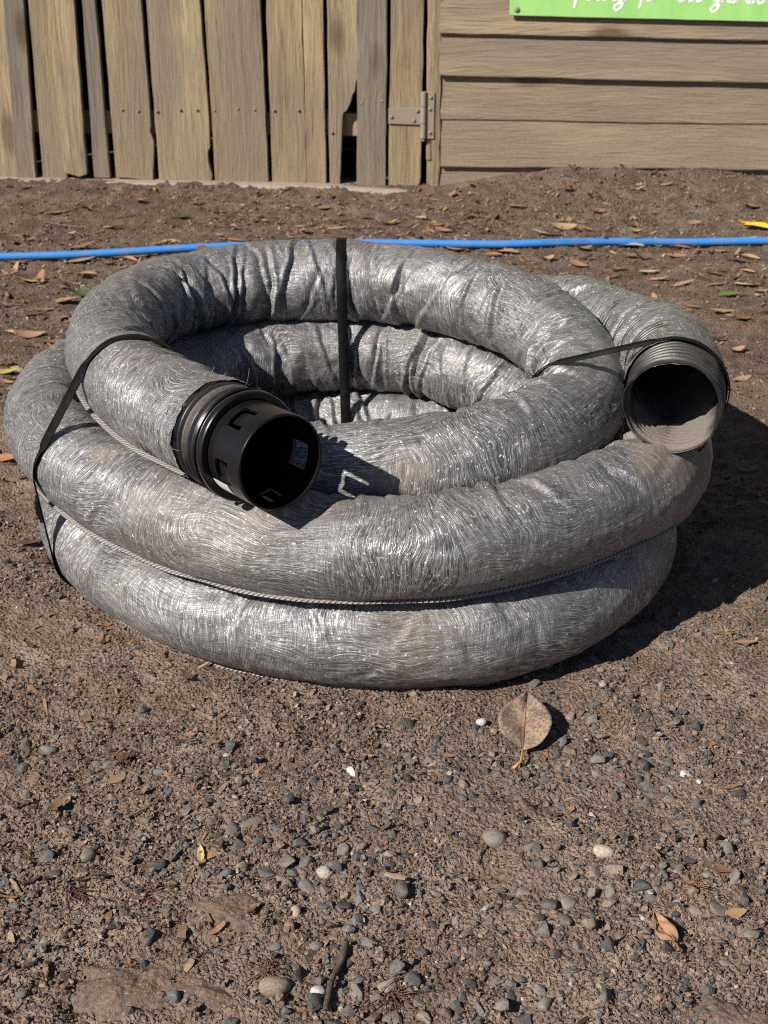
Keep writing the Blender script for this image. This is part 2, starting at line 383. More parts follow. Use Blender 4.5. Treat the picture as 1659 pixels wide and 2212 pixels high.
# screws in two rows along the rail
def screw_mesh():
    b = MB(); n = 10
    V = [(0, 0, .0022)]+[(.0045*math.cos(2*math.pi*i/n), .0045*math.sin(2*math.pi*i/n), .0016) for i in range(n)]+[(.0052*math.cos(2*math.pi*i/n), .0052*math.sin(2*math.pi*i/n), 0) for i in range(n)]
    F = [(0, 1+i, 1+(i+1) % n) for i in range(n)]+[(1+i, 1+n+i, 1+n+(i+1) % n, 1+(i+1) % n) for i in range(n)]
    b.add(V, F); return b
sm = bpy.data.meshes.new('screw'); _b = screw_mesh(); sm.from_pydata(_b.V, [], _b.F); sm.materials.append(M['screw'])
sm.polygons.foreach_set('use_smooth', [True]*len(sm.polygons))
def screw(parent, a, z, off, s=1.0):
    o = bpy.data.objects.new('screw', sm); S.collection.objects.link(o); o.parent = parent
    o.location = wxyz(a, z, off); o.rotation_euler = Vector(WN).to_track_quat('Z', 'Y').to_euler(); o.scale = (s, s, s); return o
for (px, py) in [(447, 402), (505, 407), (574, 408), (659, 402), (720, 402), (785, 405), (870, 399), (932, 402), (1003, 404), (1092, 404), (1322, 378), (1400, 370), (220, 440), (285, 515), (265, 237), (1215, 485)]:
    screw(gate, *dz(px, py, .004), .0035 if px not in (1322, 1400) else .0075, .8)

# ------------------------------------------------------------------ shed
shed = empty('timber_shed'); tag(shed, 'brown dusty shed wall of horizontal weatherboards with corner post', 'shed')
a0 = dz(1563, 300)[0]; a1 = dz(1606, 300)[0]
wall_prism('corner_post', [(a0+.004, -.03), (a1-.004, -.03), (a1+.0, .25), (a1, TOPZ+.1), (a0-.002, TOPZ+.1), (a0, .25)], .006, .07, M['wood_c'], shed, seed=40, amp=.0014)
wall_prism('corner_trim', [(a1-.016, -.03), (a1+.006, -.03), (a1+.008, TOPZ+.1), (a1-.018, TOPZ+.1)], .012, .03, M['wood_a'], shed, seed=41)
AEND = a1+3.2
edges = [(72, 88, .021), (163, 180, .022), (257, 270, .010), (360, 367, .020)]
zz = []
for v0, v1, ob in edges:
    (aa, z0), (ab, z1) = wpt(945, v0, ob), wpt(1659, v1, ob); zz.append((z0, (z1-z0)/(ab-aa), ob))
sp = .123
rows = [(zz[0][0]+sp*k, zz[0][1]*.9, .021) for k in range(11, 0, -1)]+zz+[(zz[3][0]-sp, 0.0, .010)]
for ri, (z0, sl, ob) in enumerate(rows):
    rng = np.random.default_rng(200+ri); n = 60; b = MB(); V = []
    As = np.linspace(a1+.004+rng.normal(0, .003), AEND, n)
    hgt = sp+.022; up_ob = .004
    for k, a in enumerate(As):
        zb = z0+sl*(a-a1)+.0012*float(vnoise(a*9, ri*3.3, 5))-.003*math.exp(-((a-a1-.21-ri*.1)/.012)**2)*(ri % 2)
        t_top = z0+sl*(a-a1)+hgt
        w = .0012*float(vnoise(a*4, ri*7.7, 8))
        V += [wxyz(a, zb, ob+w), wxyz(a, zb+.003, ob+w+.0012), wxyz(a, t_top, up_ob+w), wxyz(a, t_top, up_ob-.008+w), wxyz(a, zb+.001, ob-.015+w)]
    m = 5; F = [tuple(q) for q in grid_quads(n, m, False, True)]+[tuple(range(m)), tuple(range((n-1)*m, n*m))[::-1]]
    b.add(V, F); b.build('weatherboard', M['wood_h'], shed)
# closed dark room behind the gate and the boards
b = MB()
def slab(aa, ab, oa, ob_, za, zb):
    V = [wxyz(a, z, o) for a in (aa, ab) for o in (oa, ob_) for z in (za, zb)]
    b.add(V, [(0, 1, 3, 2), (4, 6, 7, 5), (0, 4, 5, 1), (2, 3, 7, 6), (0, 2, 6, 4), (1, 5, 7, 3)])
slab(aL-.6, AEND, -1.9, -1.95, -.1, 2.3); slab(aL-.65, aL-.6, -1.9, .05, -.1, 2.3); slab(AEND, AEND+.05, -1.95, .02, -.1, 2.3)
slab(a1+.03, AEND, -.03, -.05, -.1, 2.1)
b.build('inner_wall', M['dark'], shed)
b = MB(); slab(aL-.75, AEND+.15, .12, -2.1, 2.3, 2.36); b.build('roof', M['steel'], shed)
wall_prism('header_beam', [(aL-.6, TOPZ+.02), (a0-.01, TOPZ+.02), (a0-.01, 2.3), (aL-.6, 2.3)], .02, .05, M['wood_b'], shed, seed=50)
wall_prism('wall_board', [(aL-.6, -.05), (aL-.012, -.05), (aL-.012, TOPZ+.02), (aL-.6, TOPZ+.02)], 0, .03, M['wood_b'], shed, seed=51)
# sill under the gate
b = MB(); n = 80; V = []
for k, a in enumerate(np.linspace(aL-.3, a0+.03, n)):
    w = .006*float(vnoise(a*5, 1.5, 9))+.003*float(vnoise(a*23, 7.5, 9)); zt = .014+.003*float(vnoise(a*3, 4.5, 9))-.010*sstep(a0-.35, a0, a)
    V += [wxyz(a, -.06, .055+w), wxyz(a, zt-.008, .053+w), wxyz(a, zt, .040+w*.6), wxyz(a, zt+.001, -.09), wxyz(a, -.06, -.09)]
b.add(V, [tuple(q) for q in grid_quads(n, 5, False, True)]+[(0, 1, 2, 3, 4), tuple(range((n-1)*5, n*5))[::-1]])
tag(b.build('door_sill', M['sill'], None, smooth=False), 'pale dusty concrete sill along the foot of the board gate', 'sill')

# hinge
hinge = empty('hinge'); tag(hinge, 'dusty steel butt strap hinge joining gate to shed post', 'hinge')
h0, hz0 = wpt(839, 267, .004); h1, hz1 = wpt(910, 232, .004)
wall_prism('strap_leaf', [(h0, hz0), (h1, hz0-.002), (h1, hz1), (h0, hz1-.003)], .0062, .0035, M['steel'], hinge, .0008, 60, .0002)
p0, pz0 = wpt(920, 299, .01); p1, pz1 = wpt(939, 199, .01)
wall_prism('post_leaf', [(p0, pz0), (p1, pz0), (p1, pz1), (p0, pz1)], .016, .0035, M['steel'], hinge, .0008, 61, .0002)
hb = wpt(915, 250, .016)[0]
for (va, vb) in ((198, 229), (230, 266), (267, 298)):
    z0 = wpt(915, vb, .016)[1]; z1 = wpt(915, va, .016)[1]; b = MB(); b.tube([wxyz(hb, z0, .016), wxyz(hb, (z0+z1)/2, .016), wxyz(hb, z1-.0006, .016)], .0085, 14); b.build('knuckle', M['steel'], hinge, smooth=False)
b = MB(); b.tube([wxyz(hb, pz0-.006, .016), wxyz(hb, pz0+.01, .016)], .0045, 10); b.build('pin', M['steel'], hinge)
for (u, v) in ((846, 253), (902, 240), (894, 261)): screw(hinge, *wpt(u, v, .008), .0064, 1.15)
for (u, v) in ((931, 211), (929, 236), (929, 287)): screw(hinge, *wpt(u, v, .016), .0162, 1.1)
wall_prism('packer', [wpt(921, 345, .006), wpt(930, 345, .006), wpt(930, 302, .006), wpt(921, 302, .006)], .0105, .004, M['wood_c'], shed, seed=62)

# ------------------------------------------------------------------ sign
def m_sign():
    t = NT('green_sign_paint'); p = t.pos(); n = t.noise(t.mapping(p, (30, 30, 6)), 1.0, 4, .6)
    c = t.ramp(n, [(.3, (.27, .56, .165)), (.6, (.33, .63, .20)), (.8, (.365, .65, .25))]); return t.fin(c, .55, t.bump(t.noise(p, 250, 2, .5), .3, .0006), .3)
sign = empty('shop_sign'); tag(sign, 'bright green sign board with white handwriting fixed on the weatherboards', 'sign')
SO = .032
c0 = wpt(1100.5, 33, SO); c1 = wpt(1659, 47, SO); ssl = (c1[1]-c0[1])/(c1[0]-c0[0]); sa1 = c0[0]+1.15
wall_prism('panel', [(c0[0]+.003, c0[1]), (sa1, c0[1]+ssl*(sa1-c0[0])), (sa1, c0[1]+.42), (c0[0], c0[1]+.43), (c0[0], c0[1]+.004)], SO, .005, m_sign(), sign, .0008, 70, .0003)
M['white'] = m_plain('white_sign_paint', (.82, .82, .80), .6, .3)
for (u, v) in ((1117, 21), ): screw(sign, *wpt(u, v, SO), SO, 1.5)
for k in (.4, .8): screw(sign, c0[0]+k, c0[1]+.41, SO, 1.4)
for aa in (c0[0]+.02, c0[0]+.55, sa1-.05):
    b = MB(); zc = c0[1]+.05; V = [wxyz(a, z, o) for a in (aa, aa+.02) for o in (.010, SO-.005) for z in (zc, zc+.33)]
    b.add(V, [(0, 1, 3, 2), (4, 6, 7, 5), (0, 4, 5, 1), (2, 3, 7, 6), (0, 2, 6, 4), (1, 5, 7, 3)]); b.build('batten', M['wood_b'], sign)
LET = {
 'y': [[(0, 1), (.08, .4), (.3, .08), (.55, .35), (.72, 1), (.6, .2), (.42, -.95)]],
 't': [[(.1, 1.75), (.0, .7), (.08, .1), (.32, .0), (.55, .18)], [(-.22, 1.15), (.42, 1.2)]],
 'h': [[(.22, 1.9), (.08, .9), (0, .0), (.1, .55), (.38, .98), (.56, .75), (.52, .15), (.68, .02), (.85, .15)]],
 'i': [[(.1, 1), (.02, .3), (.12, .02), (.34, .14)]],
 'n': [[(.08, .98), (.0, .0), (.1, .55), (.4, .98), (.58, .72), (.55, .14), (.7, .0), (.88, .15)]],
 'g': [[(.85, .92), (.5, 1.02), (.12, .72), (.08, .3), (.35, .06), (.7, .35), (.88, .95), (.82, .1), (.55, -.75), (.15, -1.12), (-.22, -1.0), (-.16, -.62), (.35, -.28), (1.0, .1)]],
 'f': [[(.55, 1.75), (.38, 1.95), (.22, 1.5), (.1, .4), (-.12, -.8)], [(-.18, .85), (.42, .95)]],
 'o': [[(.4, 1), (.08, .7), (.1, .2), (.42, .02), (.72, .35), (.66, .8), (.4, 1), (.75, .9), (.95, .95)]],
 'r': [[(.05, 1), (.0, .0), (.1, .6), (.35, .95), (.6, .88)]],
 'e': [[(.05, .5), (.5, .62), (.55, .9), (.3, 1.02), (.06, .6), (.12, .15), (.42, .0), (.7, .2)]],
 'a': [[(.7, .9), (.4, 1.0), (.08, .65), (.1, .2), (.34, .04), (.62, .4), (.74, .95), (.66, .2), (.78, .02), (.95, .15)]],
 'd': [[(.66, .85), (.4, .98), (.08, .62), (.1, .18), (.36, .03), (.64, .4), (.86, 1.9), (.7, .25), (.8, .02), (1.0, .15)]]}
def smooth_line(P, n=7):
    P = np.array(P, float); P = np.vstack([2*P[0]-P[1], P, 2*P[-1]-P[-2]]); out = []
    for k in range(1, len(P)-2):
        for q in range(n):
            t = q/n; p0, p1, p2, p3 = P[k-1:k+3]
            out.append(.5*((2*p1)+(-p0+p2)*t+(2*p0-5*p1+4*p2-p3)*t*t+(-p0+3*p1-3*p2+p3)*t**3))
    out.append(P[-2]); return np.array(out)
def letter(ch, zx, yb, unit=52, wd=.0031):
    b = MB()
    for st in LET[ch]:
        L = smooth_line(st); pts = []
        for (x, y) in L:
            u = (1334+(zx+(x+.12*y)*unit*.98)/2.37)*.8157; v = ((yb-y*unit)/2.37)*.8157
            pts.append(wpt(u, v, SO+.0006))
        pts = np.array(pts); T = np.gradient(pts, axis=0); T /= np.linalg.norm(T, axis=1)[:, None]+1e-9; N = np.stack([-T[:, 1], T[:, 0]], 1)
        w = wd*(1+.12*np.sin(np.arange(len(pts))*.7))[:, None]
        A = pts+N*w; B = pts-N*w; m = len(pts)
        V = [wxyz(*p, SO+.0008) for p in A]+[wxyz(*p, SO+.0008) for p in B]+[wxyz(*p, SO-.0002) for p in A]+[wxyz(*p, SO-.0002) for p in B]
        F = [(i, i+1, m+i+1, m+i) for i in range(m-1)]+[(2*m+i, 2*m+i+1, i+1, i) for i in range(m-1)]+[(m+i, m+i+1, 3*m+i+1, 3*m+i) for i in range(m-1)]
        b.add(V, F)
        for e, sgn in ((0, -1), (m-1, 1)):       # rounded stroke ends
            ang = math.atan2(N[e][1], N[e][0]); fan = [wxyz(*(pts[e]+w[e]*np.array([math.cos(ang-sgn*math.pi*k/6), math.sin(ang-sgn*math.pi*k/6)])), SO+.0008) for k in range(7)]
            b.add(fan, [tuple(range(7))])
    return b.build('letter', M['white'], sign)
for ch, zx, yb in [('y', 425, -2), ('t', 520, 0), ('h', 560, 0), ('i', 625, 1), ('n', 660, 2), ('g', 712, 4), ('f', 862, 4), ('o', 893, 5), ('r', 945, 6),
                   ('t', 1098, 8), ('h', 1138, 9), ('e', 1205, 10), ('g', 1318, 14), ('a', 1402, 17), ('r', 1470, 18), ('d', 1520, 19), ('e', 1592, 21), ('n', 1645, 22)]:
    letter(ch, zx, yb)

# ------------------------------------------------------------------ blue water pipe
bp = [at(u, v, .0115) for u, v in ((-620, 566), (-300, 556), (0, 546), (240, 540.5), (480, 532.5), (700, 527.5), (900, 528), (1060, 530), (1160, 529.5), (1260, 528), (1400, 523.5), (1530, 522), (1659, 521.5), (1950, 518), (2300, 511))]
bp = smooth_line(bp, 14); Lb = np.r_[0, np.cumsum(np.linalg.norm(np.diff(bp, axis=0), axis=1))]
gb = gz(bp[:, 0], bp[:, 1]); gm = np.array([gb[max(0, i-5):i+6].max() for i in range(len(gb))])
for _ in range(80): gm[1:-1] = .5*gm[1:-1]+.25*(gm[:-2]+gm[2:])
bp[:, 2] = .0085+gm
def tube_np(P, r, n=20, wrapuv=True):
    T = np.gradient(P, axis=0); T /= np.linalg.norm(T, axis=1)[:, None]; Sd = np.cross(T, [0, 0, 1.0]); Sd /= np.linalg.norm(Sd, axis=1)[:, None]; Up = np.cross(Sd, T)
    an = np.linspace(0, 2*math.pi, n, endpoint=False); V = P[:, None]+r*(np.cos(an)[None, :, None]*Sd[:, None]+np.sin(an)[None, :, None]*Up[:, None])
    return V.reshape(-1, 3)
t = NT('blue_polyethylene'); uv = t.n('UVMap').outputs[0]; x = t.xyz(uv); p = t.pos()
s0 = Lb[np.argmin(abs(bp[:, 0]-at(1165, 529, .01)[0]))]
ch = t.math('MULTIPLY', t.math('MULTIPLY', t.mapr(x[0], s0-.001, s0+.001), t.mapr(x[0], s0+.115, s0+.118, 1, 0)), t.math('MULTIPLY', t.mapr(t.noise(t.mapping(uv, (170, 260, 1)), 1, 2, .5), .50, .56), t.math('LESS_THAN', t.math('ABSOLUTE', t.math('SUBTRACT', x[1], .11)), .06)))
c = t.mix(t.mapr(t.noise(p, 30, 5, .65), .46, .72, 0, .5), (.035, .215, .60), (.19, .205, .235))
c = t.mix(t.math('MULTIPLY', ch, .8), c, (.01, .04, .12))
M['blue'] = t.fin(c, .42, t.bump(t.noise(p, 200, 3, .6), .3, .0006), .45)
bme = np_mesh('water_pipe', tube_np(bp, .0089, 20), [grid_quads(len(bp), 20, False, True)]); uvset(bme, np.stack([np.repeat(Lb, 20), np.tile(np.arange(20)/20, len(bp))], 1))
tag(link('water_pipe', bme, M['blue']), 'thin blue plastic water pipe lying across the dirt behind the coil', 'pipe')

# ------------------------------------------------------------------ the coil of sleeved drain pipe
# centre line of the pipe from the coupler end to the open end, metres
COIL_PATH = [(-0.104, 1.295, 0.286), (-0.141, 1.342, 0.284), (-0.178, 1.389, 0.282), (-0.216, 1.435, 0.280), (-0.253, 1.483, 0.278), (-0.284, 1.534,
0.277), (-0.311, 1.588, 0.275), (-0.334, 1.643, 0.275), (-0.350, 1.701, 0.275), (-0.356, 1.761, 0.275), (-0.352, 1.821, 0.275), (-0.334, 1.878,
0.275), (-0.303, 1.928, 0.275), (-0.257, 1.967, 0.275), (-0.203, 1.993, 0.275), (-0.145, 2.008, 0.275), (-0.085, 2.013, 0.275), (-0.025, 2.006,
0.275), (0.031, 1.987, 0.276), (0.083, 1.957, 0.275), (0.131, 1.920, 0.273), (0.175, 1.879, 0.269), (0.212, 1.833, 0.262), (0.235, 1.780, 0.252),
(0.248, 1.724, 0.242), (0.252, 1.666, 0.235), (0.239, 1.609, 0.231), (0.210, 1.557, 0.226), (0.170, 1.512, 0.223), (0.121, 1.478, 0.219), (0.065,
1.458, 0.215), (0.006, 1.452, 0.211), (-0.054, 1.456, 0.205), (-0.111, 1.470, 0.198), (-0.161, 1.500, 0.190), (-0.205, 1.539, 0.181), (-0.245, 1.583,
0.173), (-0.279, 1.632, 0.168), (-0.302, 1.687, 0.166), (-0.314, 1.746, 0.165), (-0.313, 1.806, 0.165), (-0.297, 1.863, 0.165), (-0.265, 1.914,
0.165), (-0.222, 1.954, 0.166), (-0.169, 1.981, 0.166), (-0.110, 1.996, 0.166), (-0.051, 2.005, 0.165), (0.008, 2.000, 0.166), (0.062, 1.977, 0.166),
(0.112, 1.944, 0.163), (0.160, 1.911, 0.150), (0.200, 1.873, 0.129), (0.231, 1.826, 0.108), (0.257, 1.776, 0.088), (0.283, 1.723, 0.072), (0.307,
1.670, 0.061), (0.318, 1.614, 0.057), (0.304, 1.557, 0.057), (0.277, 1.503, 0.057), (0.243, 1.453, 0.058), (0.201, 1.411, 0.057), (0.152, 1.377,
0.057), (0.097, 1.353, 0.057), (0.038, 1.344, 0.057), (-0.022, 1.346, 0.058), (-0.082, 1.357, 0.058), (-0.139, 1.374, 0.058), (-0.193, 1.400, 0.057),
(-0.241, 1.435, 0.057), (-0.285, 1.477, 0.057), (-0.324, 1.523, 0.057), (-0.358, 1.573, 0.058), (-0.385, 1.626, 0.058), (-0.400, 1.683, 0.058),
(-0.402, 1.743, 0.058), (-0.390, 1.802, 0.058), (-0.365, 1.857, 0.058), (-0.328, 1.904, 0.058), (-0.282, 1.942, 0.058), (-0.229, 1.970, 0.057),
(-0.171, 1.985, 0.056), (-0.111, 1.989, 0.056), (-0.051, 1.986, 0.057), (0.009, 1.980, 0.057), (0.068, 1.979, 0.057), (0.128, 1.987, 0.057), (0.187,
1.989, 0.059), (0.243, 1.972, 0.064), (0.291, 1.938, 0.071), (0.332, 1.895, 0.082), (0.362, 1.845, 0.097), (0.376, 1.791, 0.116), (0.376, 1.735,
0.137), (0.367, 1.678, 0.153), (0.355, 1.619, 0.164), (0.339, 1.562, 0.168), (0.312, 1.510, 0.168), (0.271, 1.467, 0.168), (0.223, 1.429, 0.168),
(0.173, 1.397, 0.167), (0.119, 1.370, 0.167), (0.062, 1.349, 0.167), (0.004, 1.340, 0.167), (-0.056, 1.343, 0.167), (-0.115, 1.356, 0.167), (-0.170,
1.379, 0.167), (-0.221, 1.411, 0.167), (-0.267, 1.450, 0.167), (-0.311, 1.492, 0.167), (-0.349, 1.538, 0.167), (-0.384, 1.587, 0.167), (-0.413, 1.639,
0.167), (-0.436, 1.695, 0.167), (-0.451, 1.753, 0.167), (-0.453, 1.813, 0.166), (-0.442, 1.871, 0.165), (-0.420, 1.927, 0.165), (-0.388, 1.978,
0.165), (-0.349, 2.024, 0.165), (-0.305, 2.064, 0.165), (-0.254, 2.097, 0.165), (-0.199, 2.120, 0.165), (-0.141, 2.136, 0.164), (-0.082, 2.147,
0.164), (-0.022, 2.151, 0.166), (0.038, 2.150, 0.168), (0.097, 2.144, 0.173), (0.157, 2.137, 0.180), (0.215, 2.124, 0.191), (0.261, 2.094, 0.202),
(0.287, 2.043, 0.213), (0.301, 1.985, 0.223), (0.313, 1.927, 0.233), (0.325, 1.869, 0.242), (0.341, 1.812, 0.251), (0.353, 1.753, 0.261), (0.357,
1.692, 0.269), (0.355, 1.632, 0.274), (0.349, 1.572, 0.276), (0.337, 1.514, 0.276), (0.328, 1.485, 0.274)]

coil = empty('drain_pipe_coil', (0, 0, 0)); tag(coil, 'coil of black drain pipe in silver grey fabric sleeve, strapped, lying on the dirt', 'pipe coil')
PC = smooth_line(COIL_PATH, 30)
Ls = np.r_[0, np.cumsum(np.linalg.norm(np.diff(PC, axis=0), axis=1))]; LT = Ls[-1]
def path_at(s):
    s = np.asarray(s, float); ex = np.clip(s, 0, LT)
    return np.stack([np.interp(ex, Ls, PC[:, k]) for k in range(3)], -1)
_ss = np.linspace(0, LT, 4000); _pp = path_at(_ss)
for _ in range(60): _pp[1:-1] = .5*_pp[1:-1]+.25*(_pp[:-2]+_pp[2:])
def path_pt(s): return np.stack([np.interp(s, _ss, _pp[:, k]) for k in range(3)], -1)
def frames(s):
    P = path_pt(s); e = 1e-2; T = path_pt(np.clip(s+e, 0, LT))-path_pt(np.clip(s-e, 0, LT)); T /= np.linalg.norm(T, axis=1)[:, None]
    Sd = np.cross(T, [0, 0, 1.0]); Sd /= np.linalg.norm(Sd, axis=1)[:, None]; Up = np.cross(Sd, T); return P, T, Sd, Up
def s_of(u, v, z):                              # arc length whose centre is nearest to a sight line point
    p = at(u, v, z); return _ss[np.argmin(np.linalg.norm(_pp-p, axis=1))]
SOCK0, SOCK1 = .118, LT-.062
RS = .0582
NS = int((SOCK1-SOCK0)/.0018); NP = 72
sv = np.linspace(SOCK0, SOCK1, NS); ph = -math.pi/2+2*math.pi*np.arange(NP+1)/NP      # 0 inner side, 90 up, 180 outer
SG, PG = np.meshgrid(sv, ph, indexing='ij'); COS, SIN = np.cos(PG), np.sin(PG)
cu, cv_ = np.cos(PG)*.37, np.sin(PG)*.37
rad = np.full(SG.shape, RS)
rad += .0013*vnoise(SG*14+cu*6, cv_*6+3, 5)+.0011*vnoise(SG*33+cu*14, cv_*14, 6)+.0005*vnoise(SG*80+cu*40, cv_*40, 7)
rad += .00012*np.sin(2*math.pi*SG/.0125)*sstep(.2, .9, -COS)          # the ribs of the pipe telegraph through where the fabric is taut
rad += .0026*vnoise(SG*5.5, SG*0+2, 51)*np.cos(2*PG+2.5*vnoise(SG*3, SG*0, 52))+.0014*vnoise(SG*9, SG*0+5, 53)
# folds: (arc, angle, half width round the tube, depth, slope, side)
folds = []; frng = np.random.default_rng(42)
s = SOCK0+.05
while s < SOCK1-.03:                            # gathered fabric on the inside of the bend
    folds.append((s, frng.normal(.12, .35), frng.uniform(.7, 1.5), frng.uniform(.003, .0085), frng.normal(0, .30), frng.choice((-1, 1)), frng.uniform(.7, 2.0)))
    s += abs(frng.normal(.022, .016))+.006
for k in range(150):                            # small puckers anywhere
    folds.append((frng.uniform(SOCK0+.03, SOCK1-.03), frng.uniform(-1.2, 4.4), frng.uniform(.12, .45), frng.uniform(.0018, .0042), frng.normal(0, .9), frng.choice((-1, 1)), frng.uniform(.5, 1.1)))
for (u, v, z, ang, dep, hw, sl) in [(1250, 815, .235, .1, .016, .85, .1), (1262, 790, .24, .3, .012, .9, -.3), (1258, 845, .22, .0, .011, .8, .4), (500, 1150, .167, 1.9, .006, .3, .8), (300, 1075, .167, 1.7, .006, .35, .7),
        (720, 1180, .167, 1.75, .006, .4, .5), (1000, 985, .172, 1.0, .007, .9, .2), (1300, 1090, .168, 2.2, .006, .35, -.6), (1150, 1140, .168, 1.9, .005, .4, -.5), (930, 1180, .167, 2.0, .005, .4, .5), (560, 1340, .0575, 2.5, .006, .35, .5), (700, 1358, .0575, 2.4, .006, .3, -.5), (880, 1370, .0575, 2.4, .005, .3, .6)]:
    folds.append((s_of(u, v, z), ang, hw, dep, sl, 1, 1.2))
for (s0, a0_, hw, dep, sl, side, wd_) in folds:
    i0, i1 = np.searchsorted(sv, [s0-.075, s0+.075]); 
    if i1-i0 < 3: continue
    dphi = (PG[i0:i1]-a0_+math.pi) % (2*math.pi)-math.pi; arc = dphi*RS
    d = (SG[i0:i1]-s0-sl*arc-.0022*np.sin(arc*60+s0*50)-.0010*np.sin(arc*150+s0*90))*side
    amp = dep*np.exp(-np.abs(dphi/hw)**2.4)
    crease = np.where(d < 0, -np.exp(d/.0024), -np.exp(-d/(.0105*wd_)))
    lip = .38*np.exp(-((d+.0065)/.0042)**2)+.34*np.exp(-((d-.026*wd_)/.015)**2)
    rad[i0:i1] += amp*(crease+lip)
rad = np.clip(rad, RS-.015, RS+.0065)
# sleeve ends: pulled snug, ragged
for s_end, sg in ((SOCK0, 1), (SOCK1, -1)):
    d = (SG-s_end)*sg; rad += np.where(d < .03, (.0010-.0014*sstep(0, .03, d))*np.ones_like(rad), 0)
rad[:, -1] = rad[:, 0]
P_, T_, Sd_, Up_ = frames(sv)
V3 = P_[:, None]+rad[..., None]*(COS[..., None]*Sd_[:, None]+SIN[..., None]*Up_[:, None])
rag = .0012*vnoise(PG*9, SG*0+1, 14)+.0008*vnoise(PG*31, SG*0, 15)
for e, sg in ((0, 1), (NS-1, -1)): V3[e] += (rag[e]*sg)[:, None]*T_[e]
V3[..., 2] = np.maximum(V3[..., 2], -.001)
# dust: broad film plus the places rubbed in the dirt
dust = .22*sstep(.1, .9, fbm(SG*5+cu*2, cv_*2, 71, 3))+.10*sstep(.3, .95, SIN)*sstep(-.2, .6, fbm(SG*9, PG, 75, 2))
def dpatch(u, v, z, r, k):
    global dust
    c = at(u, v, z); dd = np.linalg.norm(V3-c, axis=2); dust = np.maximum(dust, k*(1-sstep(r*.45, r, dd*(1+.35*vnoise(SG*40, PG*6, 81)))))
for a in [(1480, 985, .21, .085, 1.0), (1520, 1040, .17, .075, 1.0), (1430, 990, .215, .06, .9), (1290, 815, .24, .05, .8), (1335, 900, .2, .06, .7), (1300, 935, .16, .07, .6), (760, 930, .21, .04, .7), (690, 935, .21, .05, .5), (860, 1062, .215, .06, .55), (700, 1090, .215, .05, .6), (590, 1090, .215, .06, .55), (420, 1075, .20, .05, .5),
          (260, 1010, .2, .045, .6), (200, 900, .21, .045, .5), (930, 1290, .06, .05, .4), (890, 1380, .09, .07, .5), (1000, 720, .2, .04, .5), (920, 735, .2, .03, .55), (320, 990, .24, .03, .6), (1180, 1040, .2, .05, .4), (1440, 1150, .1, .06, .5)]:
    dpatch(*a)
dust = np.maximum(dust, .85*(1-sstep(.006, .040, V3[..., 2]+.016*fbm(SG*14, PG*2, 88, 3))))
sock_me = np_mesh('fabric_sleeve', V3.reshape(-1, 3), [grid_quads(NS, NP+1)])
uvset(sock_me, np.stack([SG.ravel(), (PG*RS).ravel()], 1)); vattr(sock_me, 'dust', dust.ravel())
sock = link('fabric_sleeve', sock_me, M['sock'], coil)

# stitched seam along the sleeve
ns = int((SOCK1-SOCK0)/.0018); s2 = np.linspace(SOCK0, SOCK1, ns); P2, T2, S2, U2 = frames(s2)
keys = [(SOCK0, 222), (s_of(262, 800, .275), 214), (s_of(740, 607, .275), 250), (s_of(1255, 860, .215), 262), (s_of(850, 1000, .165), 268), (s_of(800, 762, .165), 262), (s_of(1332, 1215, .0575), 250), (s_of(950, 1370, .0575), 250), (s_of(355, 1272, .0575), 246), (s_of(800, 917, .0575), 262), (s_of(1440, 985, .167), 226), (s_of(1100, 1150, .167), 231), (s_of(700, 1180, .167), 234), (s_of(300, 1075, .167), 232), (s_of(108, 880, .167), 226), (s_of(1358, 732, .25), 250), (SOCK1, 262)]
keys.sort(); fa = np.radians(np.interp(s2, [k[0] for k in keys], [k[1] for k in keys])); fa += .05*vnoise(s2*6, s2*0, 3)
rd = np.cos(fa)[:, None]*S2+np.sin(fa)[:, None]*U2; tg = -np.sin(fa)[:, None]*S2+np.cos(fa)[:, None]*U2
wig = .0005*np.sin(2*math.pi*s2/.0055)[:, None]; wid = (.0062+.0015*vnoise(s2*20, s2*0, 4))[:, None]
base = P2+rd*(RS-.002)
prof = [(0, .0017), (.55, .0015), (1.0, .0009), (1.04, -.0003), (.6, -.0013), (0, -.0015)]
SV = np.stack([base+rd*(wid*a+.0006*np.sin(2*math.pi*s2/.0055+a*4)[:, None])+tg*(h+(wig if .3 < a < .9 else wig*.4))-tg*(a*.0035) for a, h in prof], 1)
SV[..., 2] = np.maximum(SV[..., 2], .0)
sme = np_mesh('seam', SV.reshape(-1, 3), [grid_quads(ns, 6, False, True)])
uvset(sme, np.stack([np.repeat(s2, 6), np.tile(np.array([0, .006, .012, .014, .02, .026]), ns)], 1))
link('seam', sme, M['seam'], sock)

